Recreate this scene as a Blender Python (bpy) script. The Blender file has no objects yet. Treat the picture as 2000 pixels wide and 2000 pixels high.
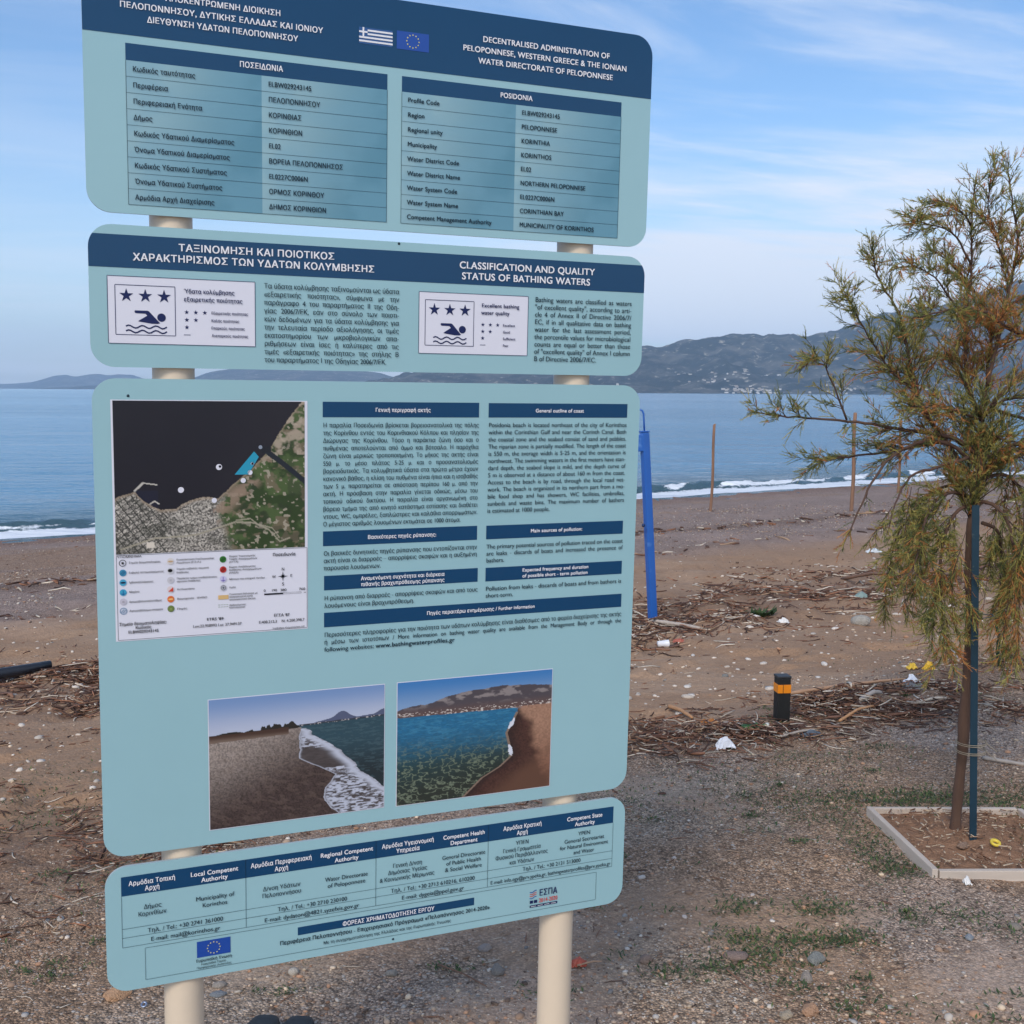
import bpy, bmesh, math, random
import numpy as np
from mathutils import Vector, Matrix
random.seed(7)
RNG = np.random.default_rng(11)
scene = bpy.context.scene
COL = scene.collection
R = math.radians

# ------------------------------------------------------------------ camera
cam_d = bpy.data.cameras.new('camera')
cam = bpy.data.objects.new('camera', cam_d)
COL.objects.link(cam)
cam_d.sensor_width = 36.0
cam_d.lens = 36.0 * 2.2258 / 2.0
cam_d.clip_start = 0.05
cam_d.clip_end = 60000.0
pitch, roll = 0.10532, 0.00628
fwd = Vector((0, math.cos(pitch), -math.sin(pitch)))
up0 = Vector((0, math.sin(pitch), math.cos(pitch)))
rt0 = Vector((1, 0, 0))
rt = rt0 * math.cos(roll) + up0 * math.sin(roll)
up = up0 * math.cos(roll) - rt0 * math.sin(roll)
cam.matrix_world = Matrix(((rt.x, up.x, -fwd.x, 0), (rt.y, up.y, -fwd.y, 0), (rt.z, up.z, -fwd.z, 1.6), (0, 0, 0, 1)))
scene.camera = cam

# ------------------------------------------------------------------ exposure
scene.view_settings.view_transform = 'Standard'
scene.view_settings.look = 'None'
scene.view_settings.exposure = 0.58
scene.view_settings.gamma = 1.0
scene.view_settings.use_curve_mapping = False

# ------------------------------------------------------------------ sun
SUN_EL, SUN_AZ = R(38), R(200)           # azimuth from +Y clockwise: high behind the camera, a little to its left
sun_d = bpy.data.lights.new('sun', 'SUN')
sun_d.energy = 1.35
sun_d.angle = R(18)
sun_d.color = (1.0, 0.90, 0.78)
sun = bpy.data.objects.new('sun', sun_d)
COL.objects.link(sun)
sdir = Vector((math.sin(SUN_AZ) * math.cos(SUN_EL), math.cos(SUN_AZ) * math.cos(SUN_EL), math.sin(SUN_EL)))
sun.rotation_euler = sdir.to_track_quat('Z', 'Y').to_euler()
sun.location = (0, -5, 12)

# ------------------------------------------------------------------ world: sky with thin high cloud
world = bpy.data.worlds.new('World')
scene.world = world
world.use_nodes = True
wn = world.node_tree.nodes; wl = world.node_tree.links
wn.clear()
w_out = wn.new('ShaderNodeOutputWorld')
w_bg = wn.new('ShaderNodeBackground')
w_sky = wn.new('ShaderNodeTexSky')
w_sky.sky_type = 'NISHITA'
w_sky.sun_disc = False
w_sky.sun_elevation = SUN_EL
w_sky.sun_rotation = SUN_AZ
w_sky.air_density = 1.0
w_sky.dust_density = 1.2
w_sky.ozone_density = 2.2
w_bg.inputs['Strength'].default_value = 0.125
def wmath(op, a, b=None, c=None):
    n = wn.new('ShaderNodeMath'); n.operation = op
    for i, v in enumerate((a, b, c)):
        if v is None: continue
        if isinstance(v, (int, float)): n.inputs[i].default_value = v
        else: wl.new(v, n.inputs[i])
    return n.outputs[0]
tc = wn.new('ShaderNodeTexCoord')
sep = wn.new('ShaderNodeSeparateXYZ'); wl.new(tc.outputs['Generated'], sep.inputs[0])
zz = wmath('ADD', wmath('MAXIMUM', sep.outputs[2], 0.0), 0.10)
px = wmath('DIVIDE', sep.outputs[0], zz); py = wmath('DIVIDE', sep.outputs[1], zz)
def cloud_noise(sx, sy, scale, detail, seed, rot=0.0, dist=0.0):
    c, s = math.cos(rot), math.sin(rot)
    ax = wmath('ADD', wmath('MULTIPLY', px, c), wmath('MULTIPLY', py, s))
    ay = wmath('SUBTRACT', wmath('MULTIPLY', py, c), wmath('MULTIPLY', px, s))
    comb = wn.new('ShaderNodeCombineXYZ')
    wl.new(wmath('MULTIPLY', ax, sx), comb.inputs[0]); wl.new(wmath('MULTIPLY', ay, sy), comb.inputs[1])
    comb.inputs[2].default_value = seed
    n = wn.new('ShaderNodeTexNoise'); n.inputs['Scale'].default_value = scale
    n.inputs['Detail'].default_value = detail; n.inputs['Roughness'].default_value = 0.62
    n.inputs['Distortion'].default_value = dist
    wl.new(comb.outputs[0], n.inputs['Vector'])
    return n.outputs[0]
def wramp(v, a, b):
    m = wn.new('ShaderNodeMapRange'); m.interpolation_type = 'SMOOTHSTEP'
    wl.new(v, m.inputs[0]); m.inputs[1].default_value = a; m.inputs[2].default_value = b
    return m.outputs[0]
veil = wramp(cloud_noise(0.30, 0.9, 0.8, 8, 3.1, 0.25, 0.5), 0.42, 0.62)
wisps = wramp(cloud_noise(0.55, 1.7, 1.1, 12, 8.4, 0.30, 1.2), 0.44, 0.74)
side = wramp(wmath('ADD', sep.outputs[0], wmath('MULTIPLY', sep.outputs[2], 0.5)), -0.25, 0.30)    # more cloud towards the right
hi = wramp(sep.outputs[2], 0.03, 0.14)
amount = wmath('MINIMUM', wmath('ADD', wmath('MULTIPLY', veil, 0.80), wmath('MULTIPLY', wisps, 0.50)), 0.85)
amount = wmath('MULTIPLY', amount, wmath('ADD', wmath('MULTIPLY', side, 0.8), 0.25))
bankn = wramp(cloud_noise(0.12, 0.5, 1.3, 9, 5.7, 0.1, 0.6), 0.28, 0.50)
bank = wmath('MULTIPLY', wmath('MULTIPLY', wramp(sep.outputs[2], 0.055, 0.085), wmath('SUBTRACT', 1.0, wramp(sep.outputs[2], 0.125, 0.150))), wmath('MULTIPLY', bankn, wramp(sep.outputs[0], -.05, .18)))
amount = wmath('ADD', amount, wmath('MULTIPLY', bank, 0.85))
amount = wmath('ADD', amount, wmath('MULTIPLY', wmath('SUBTRACT', 1.0, wramp(sep.outputs[2], -0.02, 0.26)), 0.38))
mixc = wn.new('ShaderNodeMix'); mixc.data_type = 'RGBA'
wl.new(wmath('MINIMUM', amount, 0.92), mixc.inputs['Factor'])
hs = wn.new('ShaderNodeHueSaturation'); hs.inputs['Saturation'].default_value = 1.08; hs.inputs['Value'].default_value = .88
wl.new(w_sky.outputs[0], hs.inputs['Color'])
tint = wn.new('ShaderNodeMix'); tint.data_type = 'RGBA'; tint.blend_type = 'MULTIPLY'; tint.inputs['Factor'].default_value = 1.0
wl.new(hs.outputs[0], tint.inputs[6]); tint.inputs[7].default_value = (.84, .95, 1.05, 1)
wl.new(tint.outputs[2], mixc.inputs[6])
mixc.inputs[7].default_value = (4.8, 5.1, 5.7, 1)
wl.new(mixc.outputs[2], w_bg.inputs['Color'])
wl.new(w_bg.outputs[0], w_out.inputs[0])

# ------------------------------------------------------------------ helpers
def tag(o, label=None, cat=None, group=None, kind=None):
    if label: o['label'] = label
    if cat: o['category'] = cat
    if group: o['group'] = group
    if kind: o['kind'] = kind
    return o

def link(name, me, mat, parent=None):
    o = bpy.data.objects.new(name, me)
    COL.objects.link(o)
    if parent is not None: o.parent = parent
    if mat is not None and len(me.materials) == 0: me.materials.append(mat)
    return o

def empty(name, loc=(0, 0, 0), rz=0.0):
    o = bpy.data.objects.new(name, None); COL.objects.link(o)
    o.empty_display_size = 0.1
    o.location = loc; o.rotation_euler = (0, 0, rz)
    return o

def np_mesh(name, verts, faces, col=None, smooth=False, extra=None):
    """verts (N,3), faces (M,k) index array or list of such arrays"""
    me = bpy.data.meshes.new(name)
    verts = np.asarray(verts, dtype=np.float32)
    if not isinstance(faces, list) or np.ndim(faces[0]) == 1: faces = [np.asarray(faces)]
    faces = [np.asarray(f, dtype=np.int32) for f in faces if len(f)]
    loops = np.concatenate([f.ravel() for f in faces])
    sizes = np.concatenate([np.full(len(f), f.shape[1], dtype=np.int32) for f in faces])
    starts = np.concatenate([[0], np.cumsum(sizes)[:-1]]).astype(np.int32)
    me.vertices.add(len(verts)); me.vertices.foreach_set('co', verts.ravel())
    me.loops.add(len(loops)); me.loops.foreach_set('vertex_index', loops)
    me.polygons.add(len(sizes)); me.polygons.foreach_set('loop_start', starts)
    try: me.polygons.foreach_set('loop_total', sizes)
    except Exception: pass
    me.update(calc_edges=True)
    me.polygons.foreach_set('use_smooth', np.full(len(sizes), smooth))
    if col is not None:
        a = me.color_attributes.new('Col', 'FLOAT_COLOR', 'POINT')
        c = np.ones((len(verts), 4), dtype=np.float32); c[:, :3] = col
        a.data.foreach_set('color', c.ravel())
    if extra:
        for k, v in extra.items():
            a = me.attributes.new(k, 'FLOAT', 'POINT'); a.data.foreach_set('value', np.asarray(v, dtype=np.float32).ravel())
    return me

def bm_mesh(name, bm, smooth=False):
    me = bpy.data.meshes.new(name)
    bm.normal_update(); bm.to_mesh(me); bm.free()
    me.polygons.foreach_set('use_smooth', np.full(len(me.polygons), smooth))
    return me

def bm_box(bm, c, size, rot=None, bevel=0.0):
    r = bmesh.ops.create_cube(bm, size=1.0)
    vs = r['verts']
    for v in vs: v.co = Vector((v.co.x * size[0], v.co.y * size[1], v.co.z * size[2]))
    if bevel:
        es = list({e for v in vs for e in v.link_edges})
        g = bmesh.ops.bevel(bm, geom=es, offset=bevel, segments=2, affect='EDGES', profile=0.6)
        vs = list({v for f in g['faces'] for v in f.verts} | {v for v in vs if v.is_valid})
    for v in vs:
        if rot: v.co = rot @ v.co
        v.co += Vector(c)
    return vs

def lathe(prof, n=24):
    """closed of revolution about z from [(r,z)...]"""
    V = []; Fq = []
    for r, z in prof:
        for i in range(n):
            a = 2 * math.pi * i / n; V.append((r * math.cos(a), r * math.sin(a), z))
    for k in range(len(prof) - 1):
        for i in range(n):
            Fq.append((k * n + i, k * n + (i + 1) % n, (k + 1) * n + (i + 1) % n, (k + 1) * n + i))
    return np.array(V), np.array(Fq)

def tubes(P, Rd, sides=4):
    """P (N,K,3) paths, Rd (N,K) radii -> verts, quad faces, owner index per vertex"""
    P = np.asarray(P, float); N, K, _ = P.shape
    T = np.gradient(P, axis=1); T /= (np.linalg.norm(T, axis=2, keepdims=True) + 1e-9)
    ref = np.where(np.abs(T[:, :1, 2:3]) > 0.9, np.array([[[1.0, 0, 0]]]), np.array([[[0, 0, 1.0]]]))
    ref = np.repeat(ref, K, axis=1)
    A = np.cross(T, ref); A /= (np.linalg.norm(A, axis=2, keepdims=True) + 1e-9)
    B = np.cross(T, A)
    ang = np.arange(sides) * 2 * np.pi / sides
    V = P[:, :, None, :] + (A[:, :, None, :] * np.cos(ang)[None, None, :, None] + B[:, :, None, :] * np.sin(ang)[None, None, :, None]) * np.asarray(Rd)[:, :, None, None]
    idx = np.arange(N * K * sides).reshape(N, K, sides)
    a = idx[:, :-1, :]; b = idx[:, 1:, :]
    Fq = np.stack([a, np.roll(a, -1, axis=2), np.roll(b, -1, axis=2), b], axis=-1).reshape(-1, 4)
    cap = []
    if sides >= 3:
        cap = [idx[:, 0, ::-1].reshape(N, sides), idx[:, -1, :].reshape(N, sides)]
    own = np.repeat(np.arange(N), K * sides)
    return V.reshape(-1, 3), [Fq] + cap, own

def _h(ix, iy, seed):
    h = (ix.astype(np.int64) * 374761393 + iy.astype(np.int64) * 668265263 + seed * 974634777) & 0xffffffff
    h = ((h ^ (h >> 13)) * 1274126177) & 0xffffffff
    return ((h ^ (h >> 16)) & 0xffff) / 65535.0
def vnoise(x, y, seed=0):
    x = np.asarray(x, float); y = np.asarray(y, float)
    ix = np.floor(x); iy = np.floor(y); fx = x - ix; fy = y - iy
    fx = fx * fx * (3 - 2 * fx); fy = fy * fy * (3 - 2 * fy)
    a = _h(ix, iy, seed); b = _h(ix + 1, iy, seed); c = _h(ix, iy + 1, seed); d = _h(ix + 1, iy + 1, seed)
    return (a * (1 - fx) + b * fx) * (1 - fy) + (c * (1 - fx) + d * fx) * fy
def fbm(x, y, seed=0, oct=4, gain=0.5):
    t = 0; amp = 1; s = 0
    for o in range(oct):
        t = t + amp * vnoise(x * 2 ** o + 17.3 * o, y * 2 ** o - 9.1 * o, seed + o); s += amp; amp *= gain
    return t / s
def sstep(a, b, x):
    t = np.clip((x - a) / (b - a), 0, 1); return t * t * (3 - 2 * t)
def lin(r, g, b):
    return tuple(((c / 255) / 12.92 if c / 255 <= 0.04045 else ((c / 255 + 0.055) / 1.055) ** 2.4) for c in (r, g, b))

def mat(name, color=(0.5, 0.5, 0.5), rough=0.7, attr=False, var=0.0, vscale=20.0, bump=0.0, bscale=60.0, spec=0.5, metal=0.0, coat=0.0, coords='Object', stretch=None, translucent=0.0, bdist=0.002, spots=None):
    m = bpy.data.materials.new(name); m.use_nodes = True
    nt = m.node_tree; n = nt.nodes; l = nt.links
    b = n['Principled BSDF']
    b.inputs['Roughness'].default_value = rough; b.inputs['Metallic'].default_value = metal
    b.inputs['Specular IOR Level'].default_value = spec
    b.inputs['Coat Weight'].default_value = coat; b.inputs['Coat Roughness'].default_value = 0.12
    tcn = n.new('ShaderNodeTexCoord'); src = tcn.outputs[coords]
    if stretch:
        mp = n.new('ShaderNodeMapping'); mp.inputs['Scale'].default_value = stretch; l.new(src, mp.inputs[0]); src = mp.outputs[0]
    if attr:
        at = n.new('ShaderNodeAttribute'); at.attribute_name = 'Col'; base = at.outputs['Color']
    else:
        rgb = n.new('ShaderNodeRGB'); rgb.outputs[0].default_value = (*color, 1); base = rgb.outputs[0]
    if var > 0:
        nz = n.new('ShaderNodeTexNoise'); nz.inputs['Scale'].default_value = vscale; nz.inputs['Detail'].default_value = 6; nz.inputs['Roughness'].default_value = 0.65
        l.new(src, nz.inputs['Vector'])
        mr = n.new('ShaderNodeMapRange'); mr.inputs[1].default_value = 0.25; mr.inputs[2].default_value = 0.75
        mr.inputs[3].default_value = 1 - var; mr.inputs[4].default_value = 1 + var; l.new(nz.outputs[0], mr.inputs[0])
        mx = n.new('ShaderNodeMix'); mx.data_type = 'RGBA'; mx.blend_type = 'MULTIPLY'; mx.inputs['Factor'].default_value = 1
        l.new(base, mx.inputs[6]); l.new(mr.outputs[0], mx.inputs[7]); base = mx.outputs[2]
    if spots:
        sc, thr, colr = spots
        nz = n.new('ShaderNodeTexNoise'); nz.inputs['Scale'].default_value = sc; nz.inputs['Detail'].default_value = 5
        l.new(src, nz.inputs['Vector'])
        mr = n.new('ShaderNodeMapRange'); mr.inputs[1].default_value = thr; mr.inputs[2].default_value = thr + 0.08; l.new(nz.outputs[0], mr.inputs[0])
        mx = n.new('ShaderNodeMix'); mx.data_type = 'RGBA'; l.new(mr.outputs[0], mx.inputs['Factor']); l.new(base, mx.inputs[6]); mx.inputs[7].default_value = (*colr, 1); base = mx.outputs[2]
    l.new(base, b.inputs['Base Color'])
    if bump > 0:
        nb = n.new('ShaderNodeTexNoise'); nb.inputs['Scale'].default_value = bscale; nb.inputs['Detail'].default_value = 5
        l.new(src, nb.inputs['Vector'])
        bp = n.new('ShaderNodeBump'); bp.inputs['Strength'].default_value = bump; bp.inputs['Distance'].default_value = bdist
        l.new(nb.outputs[0], bp.inputs['Height']); l.new(bp.outputs[0], b.inputs['Normal'])
    if translucent > 0:
        tr = n.new('ShaderNodeBsdfTranslucent'); l.new(base, tr.inputs[0])
        ms = n.new('ShaderNodeMixShader'); ms.inputs[0].default_value = translucent
        l.new(b.outputs[0], ms.inputs[1]); l.new(tr.outputs[0], ms.inputs[2]); l.new(ms.outputs[0], n['Material Output'].inputs[0])
    return m

# ------------------------------------------------------------------ ground (beach falling to the sea; s = distance coordinate across the shore)
PS = [-50, 3.2, 4.7, 9.6, 20, 27.6, 34, 60, 400]
PZ = [0, 0, -.07, -.50, -.85, -1.2, -1.75, -5, -30]
def ground_z(x, y, detail=True):
    x = np.asarray(x, float); y = np.asarray(y, float)
    s = y - 0.70 * x
    z = (np.interp(s - .5, PS, PZ) + np.interp(s, PS, PZ) * 2 + np.interp(s + .5, PS, PZ)) / 4
    if detail:
        z = z + (fbm(x * .8, y * .8, 3, 3) - .5) * .05 * sstep(2, 6, s) + (fbm(x * 5, y * 5, 9, 4) - .5) * .034
        z = z - .045 * sstep(.50, .66, fbm(x * 2.6, y * 2.6, 12, 3)) * sstep(4.5, 6, s)
        z = z + .05 * band_a(x, y) * fbm(x * 6, y * 6, 5, 3) + .05 * band_b(x, y) * fbm(x * 7, y * 7, 6, 3)
    return z
def band_a(x, y):   # upper wrack line, by the shower
    s = y - .7 * x; w = (fbm(x * .9 + 3, y * .4, 21, 3) - .5) * 1.6
    return np.exp(-((s - 9.7 + w) / 1.2) ** 2)
def band_b(x, y):   # lower wrack line, by the bollard
    s = y - .7 * x; w = (fbm(x * 1.6 + 7, y * .7, 22, 3) - .5) * .9
    wide = .38 + .5 * sstep(-.5, -3, x)
    return np.exp(-((s - 4.75 + w - .9 * sstep(-.5, -3, x)) / wide) ** 2)
def band_c(x, y):   # thin line far down the beach
    s = y - .7 * x; w = (fbm(x * .5, y * .3, 23, 3) - .5) * 1.4
    return np.exp(-((s - 17.6 + w) / .35) ** 2) + .5 * np.exp(-((s - 14.9 - w) / .25) ** 2)
def gz(x, y): return float(ground_z(np.array([x]), np.array([y]))[0])

def axis(lo, hi, a, b, step, grow):
    mid = list(np.arange(a, b, step)); out = mid[:]
    st = step; v = b
    while v < hi: out.append(v); st *= grow; v += st
    out.append(hi)
    st = step; v = a
    while v > lo:
        st *= grow; v -= st; out.append(max(v, lo))
    return np.array(sorted(set(np.round(out, 5))))
gx = axis(-420, 420, -2.4, 3.8, .026, 1.06); gy = axis(-300, 420, 2.0, 7.2, .026, 1.03)
GX, GY = np.meshgrid(gx, gy); GZ = ground_z(GX, GY)
nx, ny = len(gx), len(gy)
ii = np.arange(nx * ny).reshape(ny, nx)
gf = np.stack([ii[:-1, :-1], ii[:-1, 1:], ii[1:, 1:], ii[1:, :-1]], -1).reshape(-1, 4)
S = (GY - .7 * GX)
def mixc3(a, b, t): return a[None, :] * (1 - t[:, None]) + b[None, :] * t[:, None]
def ground_col(x, y):
    s = y - .7 * x
    gravel = np.array(lin(182, 158, 139)); soil = np.array(lin(173, 143, 117)); sand = np.array(lin(164, 132, 105)); grav2 = np.array(lin(160, 139, 128)); wet = np.array(lin(146, 118, 104)); pale = np.array(lin(180, 162, 142)); red = np.array(lin(140, 98, 74))
    c = mixc3(gravel, soil, sstep(.40, .56, fbm(x * 1.3, y * 1.3, 31, 4)))
    c = c * (1 - .55 * sstep(.55, .7, fbm(x * 2.1, y * 1.7, 33, 4)))[:, None] + pale[None, :] * (.55 * sstep(.55, .7, fbm(x * 2.1, y * 1.7, 33, 4)))[:, None]
    c2 = mixc3(sand, soil, sstep(.5, .75, fbm(x * .9, y * 1.6, 34, 3)))
    t = sstep(4.2, 5.6, s + (fbm(x * 1.5, y * 1.5, 35, 3) - .5) * 1.2); c = c * (1 - t)[:, None] + c2 * t[:, None]
    t = sstep(13.5, 15.5, s + (fbm(x * .4, y * .4, 36, 3) - .5) * 2); c = c * (1 - t)[:, None] + grav2[None, :] * t[:, None]
    t = sstep(.52, .66, fbm(x * .25, y * .25 + s * .6, 37, 4)) * sstep(15, 17, s) * .7; c = c * (1 - t)[:, None] + sand[None, :] * t[:, None]
    t = sstep(24.5, 27.0, s); c = c * (1 - t)[:, None] + wet[None, :] * t[:, None]
    w = np.clip(band_a(x, y) * .5 + band_b(x, y) * .5 + band_c(x, y) * .6, 0, .75); c = c * (1 - w)[:, None] + np.array(lin(108, 84, 70))[None, :] * w[:, None]
    return c
gc = ground_col(GX.ravel(), GY.ravel())
s_g = (GY - .7 * GX).ravel() + (fbm(GX.ravel() * 1.5, GY.ravel() * 1.5, 35, 3) - .5) * 1.2
grain = 1 - .85 * sstep(4.2, 5.6, s_g) + .65 * sstep(13.5, 15.5, s_g)
grain = grain * (1 - .6 * sstep(.55, .68, fbm(GX.ravel() * 1.7, GY.ravel() * 1.5, 38, 4)))
gm = np_mesh('beach_ground', np.stack([GX.ravel(), GY.ravel(), GZ.ravel()], 1), gf, gc, True, {'grain': grain})
m = bpy.data.materials.new('beach_gravel'); m.use_nodes = True
nt = m.node_tree; n = nt.nodes; l = nt.links; b = n['Principled BSDF']
b.inputs['Roughness'].default_value = .93; b.inputs['Specular IOR Level'].default_value = .22
tcn = n.new('ShaderNodeTexCoord'); at = n.new('ShaderNodeAttribute'); at.attribute_name = 'Col'
def vor(scale, rnd=1.0):
    v = n.new('ShaderNodeTexVoronoi'); v.inputs['Scale'].default_value = scale; l.new(tcn.outputs['Object'], v.inputs['Vector']); return v
v1 = vor(135); v2 = vor(45)
nz = n.new('ShaderNodeTexNoise'); nz.inputs['Scale'].default_value = 14; nz.inputs['Detail'].default_value = 9; nz.inputs['Roughness'].default_value = .7; l.new(tcn.outputs['Object'], nz.inputs['Vector'])
def mrange(src, a, b_, c, d):
    r = n.new('ShaderNodeMapRange'); l.new(src, r.inputs[0])
    for i, v in enumerate((a, b_, c, d)): r.inputs[1 + i].default_value = v
    return r.outputs[0]
def mth(op, a, b_):
    r = n.new('ShaderNodeMath'); r.operation = op
    for i, v in enumerate((a, b_)):
        if isinstance(v, (int, float)): r.inputs[i].default_value = v
        else: l.new(v, r.inputs[i])
    return r.outputs[0]
s1 = n.new('ShaderNodeSeparateColor'); l.new(v1.outputs['Color'], s1.inputs[0])
s2 = n.new('ShaderNodeSeparateColor'); l.new(v2.outputs['Color'], s2.inputs[0])
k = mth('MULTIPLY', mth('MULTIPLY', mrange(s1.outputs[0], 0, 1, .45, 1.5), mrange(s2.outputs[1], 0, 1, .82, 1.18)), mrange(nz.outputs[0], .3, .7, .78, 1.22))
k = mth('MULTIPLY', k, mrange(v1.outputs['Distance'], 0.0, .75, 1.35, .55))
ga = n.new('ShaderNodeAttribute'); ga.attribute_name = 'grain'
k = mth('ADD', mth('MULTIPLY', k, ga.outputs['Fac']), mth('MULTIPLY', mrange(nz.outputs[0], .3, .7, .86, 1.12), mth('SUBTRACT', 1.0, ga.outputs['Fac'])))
mx = n.new('ShaderNodeMix'); mx.data_type = 'RGBA'; mx.blend_type = 'MULTIPLY'; mx.inputs['Factor'].default_value = 1
l.new(at.outputs['Color'], mx.inputs[6]); l.new(k, mx.inputs[7])
# scattered pale shell fragments
pale = mth('MULTIPLY', mth('GREATER_THAN', s1.outputs[2], .95), ga.outputs['Fac'])
mx2 = n.new('ShaderNodeMix'); mx2.data_type = 'RGBA'; l.new(mth('MULTIPLY', pale, .75), mx2.inputs['Factor']); l.new(mx.outputs[2], mx2.inputs[6]); mx2.inputs[7].default_value = (*lin(205, 192, 178), 1)
l.new(mx2.outputs[2], b.inputs['Base Color'])
bp = n.new('ShaderNodeBump'); bp.inputs['Strength'].default_value = 1.0; bp.inputs['Distance'].default_value = .008
hgt = mth('ADD', mth('MULTIPLY', mrange(v1.outputs['Distance'], 0, .7, 1, 0), mth('MULTIPLY', ga.outputs['Fac'], .6)), mth('ADD', mth('MULTIPLY', mrange(v2.outputs['Distance'], 0, .7, 1, 0), .5), mth('MULTIPLY', nz.outputs[0], 1.6)))
l.new(hgt, bp.inputs['Height']); l.new(bp.outputs[0], b.inputs['Normal'])
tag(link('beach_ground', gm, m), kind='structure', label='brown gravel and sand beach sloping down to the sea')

# ------------------------------------------------------------------ sea: one sheet with small waves and a breaking wave at the shore
def grow_axis(v0, v1_, step, end, g):
    out = list(np.arange(v0, v1_, step)); st = step; v = v1_
    while v < end: out.append(v); st *= g; v += st
    out.append(end); return np.array(out)
sa = grow_axis(25.5, 37, .11, 16000, 1.13)
ta_ = grow_axis(0, 48, .2, 16000, 1.16); ta = np.concatenate([-ta_[:0:-1], ta_])
TT, SS = np.meshgrid(ta, sa)
nrm = 1 / math.sqrt(1 + .49)
# s = y - .7x (x=0 -> y=s); walk along the shore by t
WX = TT * nrm; WY = SS + .7 * WX
# the sheet must reach sideways too: far strips fan out
along = TT
edge = (fbm(along * .35, along * 0 + 3, 41, 4) - .5) * .9
sc = SS - 27.6 - edge
crest_s = 1.75 + .5 * (vnoise(along * .22, along * 0, 42) - .5)
hc = .17 * (.45 + .9 * fbm(along * .5, along * 0 + 7, 43, 3))
q = sc - crest_s
wave = hc * np.where(q < 0, np.exp(-(q / .28) ** 2), np.exp(-(q / .75) ** 2))
wave2 = .06 * np.exp(-((sc - 5.0 - (vnoise(along * .1, along * 0, 44) - .5) * 2) / .8) ** 2)
rip = (fbm(WX * 1.3, WY * 1.3, 45, 4) - .5) * .07 * sstep(.6, 3, sc) * (1 - sstep(60, 200, SS))
lump = (fbm(WX * 5, WY * 5, 47, 3) - .5) * .10 * np.exp(-(q / .6) ** 2)
WZ = -1.2 + wave + wave2 + rip + lump
WZ = np.where(sc < .9, np.maximum(WZ, ground_z(WX, WY) + .012 - .05 * sstep(.15, -.15, sc)), WZ)
fo = sstep(-.1, .05, sc) * sstep(crest_s - .15, crest_s - .8, sc) * (.60 + .45 * sstep(.3, .5, fbm(along * 2.0, SS * 3, 51, 4)))
fo = np.maximum(fo, np.exp(-((q + .12) / .22) ** 2) * sstep(.40, .60, fbm(along * .9 + SS * .4, SS * 2.5, 53, 5)))
fo = np.maximum(fo, .45 * np.exp(-((q - .8) / .5) ** 2) * sstep(.52, .66, fbm(along * 1.0, SS * 2.4, 55, 4)))
nsx, nsy = len(ta), len(sa)
ii = np.arange(nsx * nsy).reshape(nsy, nsx)
wf = np.stack([ii[:-1, :-1], ii[:-1, 1:], ii[1:, 1:], ii[1:, :-1]], -1).reshape(-1, 4)
wm = np_mesh('sea', np.stack([WX.ravel(), WY.ravel(), WZ.ravel()], 1), wf, None, True, {'foam': fo.ravel(), 'near': (sstep(40, 27, SS)).ravel()})
m = bpy.data.materials.new('sea_water'); m.use_nodes = True
nt = m.node_tree; n = nt.nodes; l = nt.links; b = n['Principled BSDF']
b.inputs['Roughness'].default_value = .12; b.inputs['IOR'].default_value = 1.333
tcn = n.new('ShaderNodeTexCoord')
def nse(scale, stretch, detail=6, rough=.6):
    mp = n.new('ShaderNodeMapping'); mp.inputs['Scale'].default_value = stretch; mp.inputs['Rotation'].default_value = (0, 0, -.61)
    l.new(tcn.outputs['Object'], mp.inputs[0])
    t = n.new('ShaderNodeTexNoise'); t.inputs['Scale'].default_value = scale; t.inputs['Detail'].default_value = detail; t.inputs['Roughness'].default_value = rough
    l.new(mp.outputs[0], t.inputs['Vector']); return t.outputs[0]
wv = mth('ADD', mth('ADD', mth('MULTIPLY', nse(2.6, (.45, 1, 1), 5), .17), mth('MULTIPLY', nse(.35, (.35, 1, 1), 5), .75)), mth('MULTIPLY', nse(.05, (.3, 1, 1), 4), 1.6))
bp = n.new('ShaderNodeBump'); bp.inputs['Strength'].default_value = .85; bp.inputs['Distance'].default_value = 1.0
l.new(wv, bp.inputs['Height']); l.new(bp.outputs[0], b.inputs['Normal'])
fa = n.new('ShaderNodeAttribute'); fa.attribute_name = 'foam'
na = n.new('ShaderNodeAttribute'); na.attribute_name = 'near'
fn = nse(9, (1, 1, 1), 8, .7)
ff = mrange(mth('ADD', fa.outputs['Fac'], mth('MULTIPLY', mth('SUBTRACT', fn, .5), .9)), .34, .56, 0, 1)
deep = n.new('ShaderNodeMix'); deep.data_type = 'RGBA'; l.new(na.outputs['Fac'], deep.inputs['Factor'])
patch = n.new('ShaderNodeMix'); patch.data_type = 'RGBA'; l.new(mrange(nse(.012, (.12, 1, 1), 4), .42, .58, 0, 1), patch.inputs['Factor'])
patch.inputs[6].default_value = (.085, .25, .40, 1); patch.inputs[7].default_value = (.14, .33, .50, 1)
l.new(patch.outputs[2], deep.inputs[6]); deep.inputs[7].default_value = (.05, .095, .11, 1)
mf = n.new('ShaderNodeMix'); mf.data_type = 'RGBA'; l.new(ff, mf.inputs['Factor']); l.new(deep.outputs[2], mf.inputs[6]); mf.inputs[7].default_value = (.80, .84, .88, 1)
l.new(mf.outputs[2], b.inputs['Base Color'])
l.new(mrange(ff, 0, 1, .12, .8), b.inputs['Roughness'])
tag(link('sea', wm, m), kind='structure', label='calm blue sea with a small breaking wave and white foam along the shore')

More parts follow.
